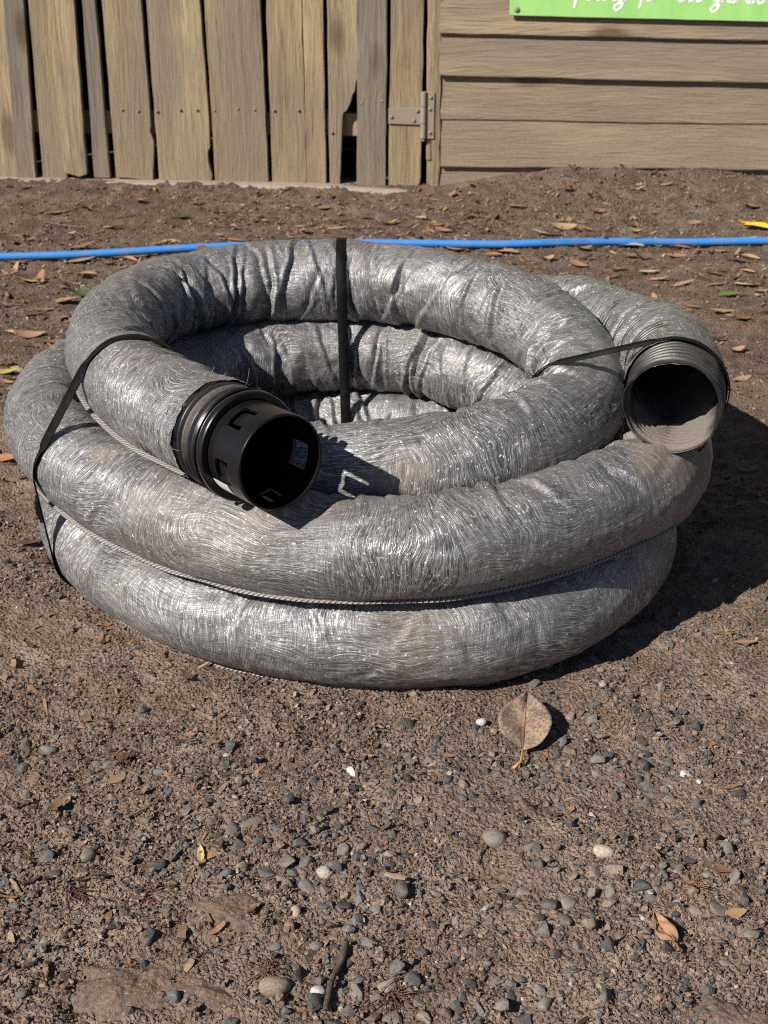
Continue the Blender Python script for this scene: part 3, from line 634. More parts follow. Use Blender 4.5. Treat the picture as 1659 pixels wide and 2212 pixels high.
# corrugated pipe ends
def corrugated(s_a, s_b, rim_at_end, name, dusts):
    n = int((s_b-s_a)/.0008); s = np.linspace(s_a, s_b, n); Pc, Tc, Sc, Uc = frames(s); na = 112
    an = np.linspace(0, 2*math.pi, na, endpoint=False); A, Sg = np.meshgrid(an, s)
    wv = np.sin(2*math.pi*Sg/.0098); wv = np.sign(wv)*np.abs(wv)**.55
    r = .0548+.0024*wv
    if rim_at_end:
        d = s_b-Sg; k = 1-sstep(0, .010, d); r = r*(1-k)+(.0562+.0012*np.sin(A*3+1)+.0007*np.sin(A*7))*k
    surf = lambda rr: Pc[:, None]+rr[..., None]*(np.cos(A)[..., None]*Sc[:, None]+np.sin(A)[..., None]*Uc[:, None])
    O = surf(r); I = surf(r-.0017)
    if rim_at_end:
        cut = (.0020*vnoise(an*2.2, an*0, 9)+.0012*vnoise(an*7, an*0, 10)-.004*np.exp(-((an-2.9)/.12)**2)-.003*np.exp(-((an-1.5)/.10)**2)-.005*np.exp(-((an-5.9)/.14)**2))
        for q in range(8): 
            w = ((8-q)/8)**1.2; O[-1-q] += (cut*w)[:, None]*Tc[-1]; I[-1-q] += (cut*w)[:, None]*Tc[-1]
    V = np.concatenate([O.reshape(-1, 3), I.reshape(-1, 3)]); N = n*na
    q1 = grid_quads(n, na, False, True); q2 = (grid_quads(n, na, False, True)+N)[:, ::-1]
    j = np.arange(na); j2 = (j+1) % na; e = (n-1)*na
    q3 = np.stack([e+j, e+j2, N+e+j2, N+e+j], 1); q4 = np.stack([j2, j, N+j, N+j2], 1)
    me = np_mesh(name, V, [q1, q2, q3, q4]); du = dusts(Sg, A); vattr(me, 'dust', np.concatenate([du[0].ravel(), du[1].ravel()]))
    return link('corrugated_pipe', me, M['rib'], coil)
def dA(Sg, A):
    o = .8*np.exp(-((Sg-.0965)/.0045)**2)*sstep(-.35, .25, np.sin(A)+.25*vnoise(A*3, Sg*60, 4))+.12*sstep(.2, 1, np.sin(A)); return o, np.full(Sg.shape, .0)
def dB(Sg, A):
    i = .95*sstep(-.35, -.75, np.sin(A)-.35*np.cos(A)*0+.15*vnoise(A*4, Sg*50, 5)); return .03+.15*sstep(.3, 1, np.sin(A)+.4*vnoise(A*5, Sg*90, 6)), i*np.ones(Sg.shape)
corrugated(.066, .26, False, 'corrugated_pipe_a', dA); corrugated(LT-.34, LT, True, 'corrugated_pipe_b', dB)

# coupler with snap tabs
def ring_surface(prof, name, mat, parent, na=112, closed=True):
    s = np.array([p[0] for p in prof]); r = np.array([p[1] for p in prof]); Pc, Tc, Sc, Uc = frames(np.zeros(1)); T0 = Tc[0]; P0 = Pc[0]
    an = np.linspace(0, 2*math.pi, na, endpoint=False)
    V = (P0+T0*s[:, None])[:, None]+r[:, None, None]*(np.cos(an)[None, :, None]*Sc[0]+np.sin(an)[None, :, None]*Uc[0])
    me = np_mesh(name, V.reshape(-1, 3), [grid_quads(len(prof), na, closed, True)]); o = link(name, me, mat, parent)
    e = o.modifiers.new('es', 'EDGE_SPLIT'); e.split_angle = R_(42); return o
cp = empty('coupler', (0, 0, 0)); cp.parent = coil
P0, T0, S0, U0 = [k[0] for k in frames(np.zeros(1))]
def cyl(a, s, r): return P0+T0*s+r*(math.cos(a)*S0+math.sin(a)*U0)
na, nsx = 252, 40; RB, THK, BL = .0512, .0024, .0585
slots = [R_(k) for k in (117, 188, 256, 52)]; broken = R_(345)       # tabless window made up so sun passes through and draws the lit U
def in_slot(a, s):
    if abs(((a-broken+math.pi) % (2*math.pi)-math.pi)*RB) < .0144 and .0225 < s < .0490: return True
    for c in slots:
        d = (a-c+math.pi) % (2*math.pi)-math.pi; x = d*RB
        if .0405 < s < .0435 and abs(x) < .0138: return True
        if .020 < s < .0435 and .0090 < abs(x) < .0138: return True
    return False
def tab_dip(a, s):
    for c in slots:
        d = (a-c+math.pi) % (2*math.pi)-math.pi; x = d*RB
        if abs(x) < .0091 and .019 < s < .0412: return .0030*((s-.019)/.022)
    return 0
sg = np.linspace(0, BL, nsx+1); ag = np.linspace(0, 2*math.pi, na, endpoint=False)
Vo = np.array([[cyl(a, s, RB-tab_dip(a, s)-(.0006 if s < .001 else 0)) for a in ag] for s in sg]); Vi = np.array([[cyl(a, s, RB-THK-tab_dip(a, s)) for a in ag] for s in sg])
keep = np.array([[not in_slot(ag[j]+math.pi/na, (sg[i]+sg[i+1])/2) for j in range(na)] for i in range(nsx)])
N = (nsx+1)*na; F = []
idx = lambda i, j: i*na+(j % na)
for i in range(nsx):
    for j in range(na):
        if not keep[i, j]: continue
        a, b_, c, d = idx(i, j), idx(i+1, j), idx(i+1, j+1), idx(i, j+1)
        F += [(a, d, c, b_), (N+a, N+b_, N+c, N+d)]
        if i == 0 or not keep[i-1, j]: F.append((a, N+a, N+d, d))
        if i == nsx-1 or not keep[i+1, j]: F.append((b_, c, N+c, N+b_))
        if not keep[i, (j-1) % na]: F.append((a, b_, N+b_, N+a))
        if not keep[i, (j+1) % na]: F.append((d, N+d, N+c, c))
me = np_mesh('barrel', np.concatenate([Vo.reshape(-1, 3), Vi.reshape(-1, 3)]), [np.array(F)])
bar = link('barrel', me, M['black'], cp); e = bar.modifiers.new('es', 'EDGE_SPLIT'); e.split_angle = R_(35)
ring_surface([(.0575, .0530), (.0575, .0585), (.0590, .0598), (.0655, .0598), (.067, .0588), (.067, .0530)], 'flange', M['black'], cp)
ring_surface([(.0715, .0560), (.0712, .0592), (.0735, .0604), (.0757, .0592), (.0755, .0560)], 'collar_ring', M['black'], cp)
ring_surface([(.0560, .0488), (.26, .0488), (.26, .0478), (.0560, .0478)], 'inner_sleeve', M['black'], cp)
# white sticker on the barrel
t = NT('paper_sticker'); uv = t.n('UVMap').outputs[0]; x = t.xyz(uv)
ln = t.math('MULTIPLY', t.math('GREATER_THAN', t.math('SINE', t.math('MULTIPLY', x[1], 2*math.pi*8)), .35), t.math('GREATER_THAN', t.noise(t.mapping(uv, (40, 8, 1)), 1, 2, .5), .47))
ln = t.math('MULTIPLY', ln, t.math('LESS_THAN', t.math('ABSOLUTE', t.math('SUBTRACT', x[0], .5)), .4))
M['sticker'] = t.fin(t.mix(t.math('MULTIPLY', ln, .6), (.78, .79, .80), (.25, .25, .27)), .4, None, .5)
aa = np.linspace(R_(204), R_(222), 16); s3 = np.linspace(.0300, .0570, 5); V = [cyl(a, s, RB+.0005) for s in s3 for a in aa]
sme2 = np_mesh('sticker', np.array(V), [grid_quads(5, 16)]); uvset(sme2, np.array([((i/15), (k/4)) for k in range(5) for i in range(16)]))
link('sticker', sme2, M['sticker'], cp)

# straps: the taut outline of the bundle in a plane
def hull2(P):
    P = P[np.lexsort((P[:, 1], P[:, 0]))]; 
    def half(Q):
        h = []
        for p in Q:
            while len(h) > 1 and (h[-1][0]-h[-2][0])*(p[1]-h[-2][1])-(h[-1][1]-h[-2][1])*(p[0]-h[-2][0]) <= 0: h.pop()
            h.append(p)
        return h
    a = half(P); b = half(P[::-1]); return np.array(a[:-1]+b[:-1])
VF = V3.reshape(-1, 3); _se = np.arange(SOCK1-.005, LT, .0018); _pe, _te, _sd, _ue = frames(_se); _an = np.linspace(0, 2*math.pi, 72)
VF = np.concatenate([VF, (_pe[:, None]+(RS+.001)*(np.cos(_an)[None, :, None]*_sd[:, None]+np.sin(_an)[None, :, None]*_ue[:, None])).reshape(-1, 3)])
def strap(p1, p2, p3, width=.0145, reach=.33, keep=lambda p: p[:, 0] < 9, twist=0.0):
    n = np.cross(p2-p1, p3-p1); n /= np.linalg.norm(n); c = p1
    ex = np.cross([0, 0, 1.0], n); ex /= np.linalg.norm(ex); ey = np.cross(n, ex)
    q = VF-c; near = (np.abs(q@n) < .004) & (np.linalg.norm((VF-(p1+p2+p3)/3)[:, :2], axis=1) < reach) & keep(VF)
    pts = np.stack([q[near]@ex, q[near]@ey], 1); H = hull2(pts); cen = H.mean(0)
    L = np.r_[0, np.cumsum(np.linalg.norm(np.diff(np.vstack([H, H[:1]]), axis=0), axis=1))]
    m = int(L[-1]/.004); s = np.linspace(0, L[-1], m, endpoint=False); Hc = np.vstack([H, H[:1]])
    Q = np.stack([np.interp(s, L, Hc[:, k]) for k in (0, 1)], 1)
    for _ in range(4): Q = .5*Q+.25*(np.roll(Q, 1, 0)+np.roll(Q, -1, 0))
    Tn = np.roll(Q, -1, 0)-np.roll(Q, 1, 0); Tn /= np.linalg.norm(Tn, axis=1)[:, None]; O = np.stack([Tn[:, 1], -Tn[:, 0]], 1)
    if ((Q-cen)*O).sum() < 0: O = -O
    kp = np.abs(np.cross(Tn, np.roll(Tn, -3, 0)))
    for _ in range(6): kp = .5*kp+.25*(np.roll(kp, 1)+np.roll(kp, -1))
    O3 = O[:, :1]*ex+O[:, 1:]*ey; sgn = 1.0 if n[1] > 0 else -1.0
    al = (twist*(1-sstep(.01, .10, kp))*np.clip(O3[:, 2]*2, 0, 1))[:, None]
    wv = n*np.cos(al)+sgn*O3*np.sin(al); nv = O3*np.cos(al)-sgn*n*np.sin(al); P3 = c+Q[:, :1]*ex+Q[:, 1:]*ey
    w3 = lambda Q2, k: c+Q2[:, :1]*ex+Q2[:, 1:]*ey+n*k
    rings = [(.0008, -width/2), (.0016, -width/2+.0008), (.0018, 0), (.0016, width/2-.0008), (.0008, width/2), (.0002, 0)]
    V = np.stack([P3+O3*.0006+nv*o+wv*k for o, k in rings], 1)
    me = np_mesh('strap', V.reshape(-1, 3), [grid_quads(m, 6, True, True)])
    uvset(me, np.stack([np.repeat(s, 6), np.tile(np.array([-.5, -.45, 0, .45, .5, 0])*width, m)], 1))
    o = link('strap', me, M['strap'], coil); return o, w3(Q+O*.0018, 0), w3(Q+O*.01, 0)-w3(Q, 0), n
# back strap hangs over the three rear turns
bc = path_pt(np.array([s_of(741, 607, .275)]))[0]
o1, _, _, _ = strap(bc+[0, -.05, 0], bc+[0, .05, 0], bc+[.006, -.03, -.25], .0150, .3)
o1['label'] = 'black strap hanging over the rear turns'
lp = [np.array([-.29, 1.552, .333]), np.array([-.44, 1.528, .18]), np.array([-.40, 1.545, .04])]
o2, lq, lo_, ln_ = strap(*lp, .0155, .30, lambda p: p[:, 0] < -.222, .5); o2['label'] = 'black strap stretched over the left turns with a buckle'
rp = [at(1270, 768, .302), at(1350, 750, .325), at(1480, 737, .334)]
o3, _, _, _ = strap(rp[0], rp[2], np.array([(rp[0]+rp[2])[0]/2+.005, (rp[0]+rp[2])[1]/2, .1]), .0095, .30, lambda p: (p[:, 0] > rp[0][0]-.075) & (p[:, 2] > .2), .6); o3['label'] = 'narrow grey black strap tying the right turns behind the open end'
# crimped buckle on the left strap
k = np.argmin(np.linalg.norm(lq-at(84, 1135, .12), axis=1)); d = lq[(k+1) % len(lq)]-lq[k-1]; d /= np.linalg.norm(d); on = lo_[k]/np.linalg.norm(lo_[k])
Mx = np.stack([ln_, d, on], 1); b = MB()
for q, hh in ((-.012, .004), (-.006, .0055), (0, .006), (.006, .005), (.011, .0035)): b.box(lq[k]+d*q+on*hh/2, (.020+.001*random.random(), .0068, hh), Mx)
b.build('buckle', M['black'], o2, bevel=.001)
# frayed threads at the coupler end of the sleeve
b = MB(); fr = np.random.default_rng(3)
for q in range(26):
    a = fr.uniform(.6, 3.9); p = P_[0]+rad[0, 0]*(math.cos(a)*Sd_[0]+math.sin(a)*Up_[0]); r_ = math.cos(a)*Sd_[0]+math.sin(a)*Up_[0]
    v = -T_[0]*fr.uniform(.2, 1)+r_*fr.uniform(.2, 1.2)+fr.normal(0, .4, 3); v /= np.linalg.norm(v); L = fr.uniform(.005, .016); bend = fr.normal(0, .35, 3)
    b.tube([p+v*L*t_+bend*L*t_*t_ for t_ in np.linspace(0, 1, 5)], .00022, 4)
b.build('frayed_thread', M['seam'], sock)

# ------------------------------------------------------------------ stones, gravel, crumbs
import bmesh
def ico(sub):
    bm = bmesh.new(); bmesh.ops.create_icosphere(bm, subdivisions=sub, radius=1.0); bm.verts.ensure_lookup_table()
    V = np.array([v.co[:] for v in bm.verts]); F = np.array([[v.index for v in f.verts] for f in bm.faces]); bm.free(); return V/np.linalg.norm(V, axis=1)[:, None], F
def stone_shape(D, rng, planes=9, soft=.0):
    n = rng.normal(size=(planes, 3)); n /= np.linalg.norm(n, axis=1)[:, None]; h = rng.uniform(.5, 1.0, planes)
    dt = D@n.T; r = np.min(np.where(dt > .05, h/np.maximum(dt, .05), 9), axis=1); r = np.minimum(r, 1.15)
    r = (1-soft)*r+soft*.85
    V = D*r[:, None]*np.array([1, rng.uniform(.68, .95), rng.uniform(.5, .78)]); return V
I1, F1 = ico(1); I2, F2 = ico(2); I3, F3 = ico(3)
def smooth_v(V, F, it=1):
    for _ in range(it):
        acc = np.zeros_like(V); cnt = np.zeros(len(V))
        for a, b_ in ((0, 1), (1, 2), (2, 0)):
            np.add.at(acc, F[:, a], V[F[:, b_]]); np.add.at(acc, F[:, b_], V[F[:, a]]); np.add.at(cnt, F[:, a], 1); np.add.at(cnt, F[:, b_], 1)
        V = .55*V+.45*acc/cnt[:, None]
    return V
srng = np.random.default_rng(5)
stone_meshes = []
def hull_stone(rng, npts, bev):
    bm = bmesh.new(); q = rng.normal(size=(npts, 3)); q /= np.linalg.norm(q, axis=1)[:, None]; q *= rng.uniform(.78, 1.05, (npts, 1))*np.array([1, rng.uniform(.68, .95), rng.uniform(.55, .85)])
    vs_ = [bm.verts.new(v) for v in q]; r = bmesh.ops.convex_hull(bm, input=vs_)
    bmesh.ops.delete(bm, geom=[v for v in r['geom_interior'] if isinstance(v, bmesh.types.BMVert)], context='VERTS')
    bmesh.ops.bevel(bm, geom=bm.edges[:], offset=bev, segments=2, affect='EDGES', profile=.5, clamp_overlap=True)
    me = bpy.data.meshes.new('pebble'); bm.to_mesh(me); bm.free(); me.polygons.foreach_set('use_smooth', [True]*len(me.polygons)); return me
for k in range(20):
    me = hull_stone(srng, int(srng.integers(9, 17)), srng.uniform(.07, .20)); me.materials.append(M['stone']); stone_meshes.append(me)
PAL = [((.088, .091, .093), 28), ((.128, .125, .120), 24), ((.054, .056, .058), 16), ((.17, .152, .132), 16), ((.215, .175, .135), 10), ((.15, .11, .09), 6), ((.33, .29, .25), 1.4), ((.28, .165, .12), 1.0), ((.45, .42, .39), .2)]
PC_ = np.array([p[0] for p in PAL]); PW = np.array([p[1] for p in PAL]); PW = PW/PW.sum()
def stone_col(n, rng):
    c = PC_[rng.choice(len(PAL), n, p=PW)]*rng.uniform(.75, 1.25, (n, 1)); return c
def in_coil(x, y): return np.hypot((x-COIL_C[0])/.395, (y-COIL_C[1])/.38) < 1.0
def to_px(x, y, z=0.0):
    c, s = math.cos(PITCH), math.sin(PITCH); qz = z-CAM_H; dep = y*c-qz*s; up = y*s+qz*c
    return CX+FPX*x/dep, CY-FPX*up/dep, dep
def density(x, y):                              # gravel lies thick in the middle and right of the foreground, thin on the left and behind
    u, v, _ = to_px(x, y)
    n = .45+.8*fbm(x*11, y*11, 91, 3)
    band = sstep(1480, 1720, v)*(.22+.78*sstep(350, 900, u))+.55*sstep(900, 1300, u)*sstep(1250, 1500, v)
    left = .75*np.exp(-(((u-330)/330)**2+((v-1830)/110)**2))+.9*np.exp(-(((u-700)/210)**2+((v-2080)/170)**2))+.6*np.exp(-(((u-50)/90)**2+((v-2150)/90)**2))
    bare = np.exp(-(((u-480)/150)**2+((v-1990)/85)**2))+np.exp(-(((u-290)/230)**2+((v-2120)/85)**2))+.6*np.exp(-(((u-1560)/120)**2+((v-2190)/60)**2))
    back = .10*(y > 1.9)
    return np.clip((np.clip(band+left, 0, 1.2)*np.clip(n, .12, 1.15)+back+.05)*(1-.96*np.clip(bare, 0, 1)), 0, 1.1)
def scatter(n, rng, ylo, yhi, xhalf, dens):
    out = []; tot = 0
    while tot < n:
        y = rng.uniform(ylo, yhi, n*3); x = rng.uniform(-1, 1, n*3)*(xhalf(y)); k = (rng.uniform(0, 1, n*3) < dens(x, y)*xhalf(y)/xhalf(yhi)) & ~in_coil(x, y)
        out.append(np.stack([x[k], y[k]], 1)); tot += k.sum()
    return np.concatenate(out)[:n]
XH = lambda y: .06+.31*np.asarray(y)
prng = np.random.default_rng(12)
pp = scatter(9500, prng, .72, 1.62, XH, density); pr = np.clip(prng.lognormal(math.log(.0025), .52, len(pp))*(1+.45*sstep(1750, 2000, to_px(pp[:, 0], pp[:, 1])[1])*sstep(.55, .95, density(pp[:, 0], pp[:, 1]))), .0012, .0098)
# keep stones from sitting in one another: big ones first
o_ = np.argsort(-pr); pp = pp[o_]; pr = pr[o_]; cell = {}; ok = np.zeros(len(pp), bool)
for i in range(len(pp)):
    gx, gy = int(pp[i, 0]//.022), int(pp[i, 1]//.022); good = True
    for a in (-1, 0, 1):
        for b_ in (-1, 0, 1):
            for j in cell.get((gx+a, gy+b_), ()):
                if (pp[i, 0]-pp[j, 0])**2+(pp[i, 1]-pp[j, 1])**2 < (.86*(pr[i]+pr[j]))**2: good = False; break
            if not good: break
        if not good: break
    if good: cell.setdefault((gx, gy), []).append(i); ok[i] = True
pp = pp[ok]; pr = pr[ok]
vis = pr/np.maximum(to_px(pp[:, 0], pp[:, 1])[2], .3); order = np.argsort(-vis); big = order[:300]; rest = order[300:]
cols = stone_col(len(pp), prng)
for i in big:
    x, y = pp[i]; o = bpy.data.objects.new('pebble', stone_meshes[prng.integers(20)]); S.collection.objects.link(o); o.parent = ground
    r = pr[i]; o.location = (x, y, float(gz(x, y))+r*prng.uniform(-.3, .22)); o.rotation_euler = (prng.normal(0, .35), prng.normal(0, .35), prng.uniform(0, 6.28))
    o.scale = (r*1.12,)*3; o.color = (*cols[i], 1)
def rotmats(n, rng, tilt=.4, full=False):
    a = rng.uniform(0, 2*math.pi, n); b_ = rng.uniform(0, 2*math.pi, n) if full else rng.normal(0, tilt, n); c = rng.normal(0, tilt, n)
    ca, sa, cb, sb, cc, sc = np.cos(a), np.sin(a), np.cos(b_), np.sin(b_), np.cos(c), np.sin(c); z = np.zeros(n); o = np.ones(n)
    Rz = np.stack([ca, -sa, z, sa, ca, z, z, z, o], 1).reshape(n, 3, 3); Rx = np.stack([o, z, z, z, cb, -sb, z, sb, cb], 1).reshape(n, 3, 3); Ry = np.stack([cc, z, sc, z, o, z, -sc, z, cc], 1).reshape(n, 3, 3)
    return Rz@Rx@Ry
def stuff_mesh(name, shapes, F, xy, size, cols, rng, sink, tilt=.4, full=False):
    n = len(xy); z = gz(xy[:, 0], xy[:, 1]); Rm = rotmats(n, rng, tilt, full); pick = rng.integers(len(shapes), size=n); sh = np.array(shapes)[pick]
    V = np.einsum('nij,nkj->nki', Rm, sh*size[:, None, None])+np.stack([xy[:, 0], xy[:, 1], z+size*sink], 1)[:, None]
    nv = sh.shape[1]; Fa = (F[None]+(np.arange(n)*nv)[:, None, None]).reshape(-1, F.shape[1])
    me = np_mesh(name, V.reshape(-1, 3), [Fa], False); cattr(me, 'Col', np.repeat(cols, nv, 0)); return me
sh1 = [smooth_v(stone_shape(I1, srng, 8), F1, 0) for _ in range(14)]
gme = stuff_mesh('gravel', sh1, F1, pp[rest], pr[rest]*1.1, cols[rest], prng, prng.uniform(-.4, .2, len(rest)))
tag(link('gravel', gme, M['gravel']), 'small dark grey gravel strewn over the dirt before the coil', 'gravel', kind='stuff')
# fine crumbs of soil and grit
I0, F0 = ico(1)
icoV = np.array([(0, 0, 1), (.894, 0, .447), (.276, .851, .447), (-.724, .526, .447), (-.724, -.526, .447), (.276, -.851, .447), (.4, .5, -.5), (-.6, .1, -.5), (.3, -.6, -.5)])
icoF = np.array([(0, 1, 2), (0, 2, 3), (0, 3, 4), (0, 4, 5), (0, 5, 1), (1, 6, 2), (2, 6, 3), (3, 6, 7), (3, 7, 4), (4, 7, 5), (5, 7, 8), (5, 8, 1), (1, 8, 6), (6, 8, 7)])
shc = [icoV*srng.uniform(.6, 1.2, (9, 1))*np.array([1, srng.uniform(.6, 1), srng.uniform(.5, .9)]) for _ in range(16)]
CP = np.array([(.19, .137, .104), (.235, .175, .134), (.145, .102, .076), (.09, .062, .047), (.285, .225, .175), (.10, .105, .11), (.36, .32, .27), (.15, .085, .06)]); CW = np.array([28, 24, 18, 9, 9, 7, 2.5, 3]); CW = CW/CW.sum()
def ccol(n, rng): return CP[rng.choice(len(CP), n, p=CW)]*rng.uniform(.75, 1.2, (n, 1))
c1 = scatter(46000, prng, .72, 1.75, XH, lambda x, y: .10+.90*sstep(-.35, .55, fbm(x*7, y*7, 15, 3))*np.ones_like(x))
z1 = np.clip(prng.lognormal(math.log(.0013), .52, len(c1)), .0005, .0050)
c2 = scatter(22000, prng, 1.7, 4.0, XH, lambda x, y: .3+.7*sstep(-.6, .5, fbm(x*7, y*7, 16, 3))*np.ones_like(x))
z2 = np.clip(prng.lognormal(math.log(.0021), .5, len(c2)), .001, .007)
cc = np.concatenate([c1, c2]); zc = np.concatenate([z1, z2])
cme = stuff_mesh('soil_crumbs', shc, icoF, cc, zc, ccol(len(cc), prng), prng, prng.uniform(.0, .5, len(cc)), full=True)
tag(link('soil_crumbs', cme, M['crumb']), 'loose brown soil crumbs and grit scattered over the ground', 'soil', kind='stuff')
# bark and leaf scraps
chip = np.array([(-1, -.22, 0), (-.8, .2, .05), (.1, .28, .08), (1, .1, 0), (.9, -.18, .06), (0, -.3, .1), (-1, -.22, -.07), (-.8, .2, -.07), (.1, .28, -.05), (1, .1, -.07), (.9, -.18, -.05), (0, -.3, -.05)])
chipF = np.array([(0, 5, 1), (5, 2, 1), (5, 4, 2), (4, 3, 2), (0, 1, 7), (0, 7, 6), (1, 2, 8), (1, 8, 7), (2, 3, 9), (2, 9, 8), (3, 4, 10), (3, 10, 9), (4, 5, 11), (4, 11, 10), (5, 0, 6), (5, 6, 11)])
shp = [chip*np.array([1, srng.uniform(.4, 1.6), srng.uniform(.5, 2)])+np.array([0, 0, 1])*(.25*srng.normal()*chip[:, :1]**2) for _ in range(12)]
BP = np.array([(.20, .125, .08), (.26, .17, .11), (.13, .08, .055), (.33, .24, .16), (.075, .05, .04), (.30, .16, .09)])
d1 = scatter(5000, prng, 1.75, 3.95, XH, lambda x, y: .25+.75*sstep(-.3, .5, fbm(x*3, y*3, 17, 3))*np.ones_like(x)); e1 = np.clip(prng.lognormal(math.log(.0062), .5, len(d1)), .003, .02)
d2 = scatter(700, prng, .75, 1.75, XH, lambda x, y: .3+.7*sstep(.1, -.3, x)*np.ones_like(x)); e2 = np.clip(prng.lognormal(math.log(.0045), .45, len(d2)), .002, .011)
dd_ = np.concatenate([d1, d2]); ee = np.concatenate([e1, e2])
bme2 = stuff_mesh('bark_scraps', shp, chipF, dd_, ee, BP[prng.integers(6, size=len(dd_))]*prng.uniform(.7, 1.15, (len(dd_), 1)), prng, prng.uniform(.05, .25, len(dd_)), tilt=.22)
tag(link('bark_scraps', bme2, M['crumb']), 'scraps of bark and broken leaf littering the dirt', 'mulch', kind='stuff')
# dry grass on the mound by the wall
gv = []; gf = []; grng = np.random.default_rng(8); n = 0
for q in range(2600):
    u, v = grng.normal(1420, 190), grng.normal(430, 34)
    p = at(u, min(max(v, 385), 510), .02); z = float(gz(p[0], p[1])); an = grng.uniform(0, 6.28); L = grng.uniform(.008, .028); w = .0007; lift = grng.uniform(.1, .7)
    d = np.array([math.cos(an), math.sin(an), 0]); sd = np.array([-d[1], d[0], 0])*w; b0 = np.array([p[0], p[1], z-.001])
    m_ = b0+d*L*.5+np.array([0, 0, L*lift*.7]); t_ = b0+d*L+np.array([0, 0, L*lift*.6])
    gv += [b0-sd, b0+sd, m_+sd, m_-sd, t_, b0+[0, 0, .0008], m_+[0, 0, .0009]]; gf += [(n, n+1, n+2), (n, n+2, n+3), (n+3, n+2, n+4), (n+5, n+1, n+2), (n, n+5, n+3)]; n += 7
gme2 = np_mesh('dry_grass', np.array(gv), [np.array(gf)]); cattr(gme2, 'Col', np.repeat(np.array([(.30, .245, .15), (.24, .19, .12), (.36, .31, .20), (.17, .13, .085)])[grng.integers(4, size=2600)], 7, 0))
tag(link('dry_grass', gme2, M['crumb']), 'short dead grass on the dirt mound below the weatherboards', 'grass', kind='stuff')

# single stones one can point at
def lone_stone(u, v, r, col, label, shape=(1, .8, .6), seed=0, soft=.45, name='stone', rz=0, sink=.3):
    rng = np.random.default_rng(300+seed); V = smooth_v(stone_shape(I3, rng, 11, soft), F3, 3); V = V/np.abs(V).max(0)*np.array(shape)
    me = np_mesh(name, V, [F3]); r *= .86; p = at(u, v, 0); o = link(name, me, M['stone']); o.location = (p[0], p[1], float(gz(p[0], p[1]))+r*shape[2]*sink); o.scale = (r, r, r); o.rotation_euler = (0, 0, rz); o.color = (*col, 1)
    return tag(o, label, 'stone')
lone_stone(592, 2146, .0165, (.235, .19, .145), 'largest tan rounded stone among dark gravel near the stick', (1, .75, .62), 1, .6)
lone_stone(1068, 1824, .0135, (.19, .175, .155), 'grey brown round stone sitting in a scuffed hollow', (1, .95, .75), 2, .6)
lone_stone(1303, 1862, .0125, (.40, .36, .28), 'cream coloured oval stone in the gravel on the right', (1, .7, .6), 3, .7, rz=-.5)
lone_stone(686, 2149, .0078, (.52, .50, .47), 'white pebble beside the lower end of the stick', (1, .95, .7), 4, .5)
lone_stone(700, 1902, .0095, (.36, .33, .28), 'pale cream angular stone in the dark gravel', (1, .75, .6), 5, .2, rz=-.8)
lone_stone(105, 1620, .0115, (.15, .155, .15), 'angular grey stone alone on the dirt at left', (1, .8, .7), 6, .1)
lone_stone(548, 1805, .0165, (.16, .14, .12), 'flat brown stone slab half sunk in the dirt', (1, .5, .22), 7, .2, rz=.5)
lone_stone(188, 1866, .0115, (.20, .18, .155), 'pale grey brown tilted stone beside the left gravel patch', (1, .7, .7), 8, .2, rz=1.2)
lone_stone(1040, 1570, .0075, (.45, .42, .39), 'white pebble beside the spotted leaf', (1, .85, .75), 9, .5)
lone_stone(682, 2052, .0075, (.17, .15, .125), 'dusty stone at the upper end of the stick', (1, .9, .7), 10, .5)
lone_stone(640, 1982, .0075, (.38, .32, .27), 'pinkish white oval stone above the stick', (.75, 1, .7), 11, .5)
lone_stone(627, 2021, .0075, (.28, .15, .09), 'rust orange stone left of the stick', (.85, 1, .7), 12, .4)
lone_stone(1504, 2106, .0135, (.11, .12, .13), 'large blue grey stone right of the small brown leaf', (1, .8, .6), 13, .2) if False else None
lone_stone(380, 2160, .0085, (.11, .12, .125), 'dark grey angular stone alone on bare rock at lower left', (1, .8, .9), 14, .1)
lone_stone(490, 1912, .0085, (.10, .11, .12), 'blue grey stone with long shadow by the bare rock', (1, .8, .85), 15, .1)
# bare rock showing through the dirt
def embedded_rock(u, v, rx, ry, h, label, seed, rz=0):
    rng = np.random.default_rng(seed); nr, na_ = 44, 96; V = []; p = at(u, v, 0); zb = float(gz(p[0], p[1]))
    V = []
    rr = np.linspace(0, 1, nr); th = np.linspace(0, 2*math.pi, na_, endpoint=False)
    Rr, Th = np.meshgrid(rr, th, indexing='ij'); ed = 1+.22*vnoise(np.cos(Th)*2+seed, np.sin(Th)*2, 5)+.1*vnoise(np.cos(Th)*5, np.sin(Th)*5+seed, 6)
    lx, ly = Rr*np.cos(Th)*rx*ed, Rr*np.sin(Th)*ry*ed; x = p[0]+lx*math.cos(rz)-ly*math.sin(rz); y = p[1]+lx*math.sin(rz)+ly*math.cos(rz)
    z = zb+h*(1-Rr**2.0)-.007*Rr**4+.0030*fbm(x*22, y*22, 44, 3)+.0012*fbm(x*120, y*120, 46, 2)
    o = link('embedded_rock', np_mesh('embedded_rock', np.stack([x, y, z], -1).reshape(-1, 3), [grid_quads(nr, na_, False, True)]), M['rock']); return tag(o, label, 'rock')
t = NT('dusty_rock'); p_ = t.pos(); f1 = t.noise(p_, 26, 5, .65); f2 = t.noise(p_, 260, 4, .65)
c_ = t.ramp(f2, [(.3, (.09, .064, .049)), (.5, (.155, .114, .088)), (.72, (.225, .172, .135))]); c_ = t.mix(t.mapr(f1, .54, .74, 0, .6), c_, (.23, .125, .065))
c_ = t.mix(t.mapr(t.noise(p_, 700, 1, .5), .68, .74), c_, (.40, .35, .30))
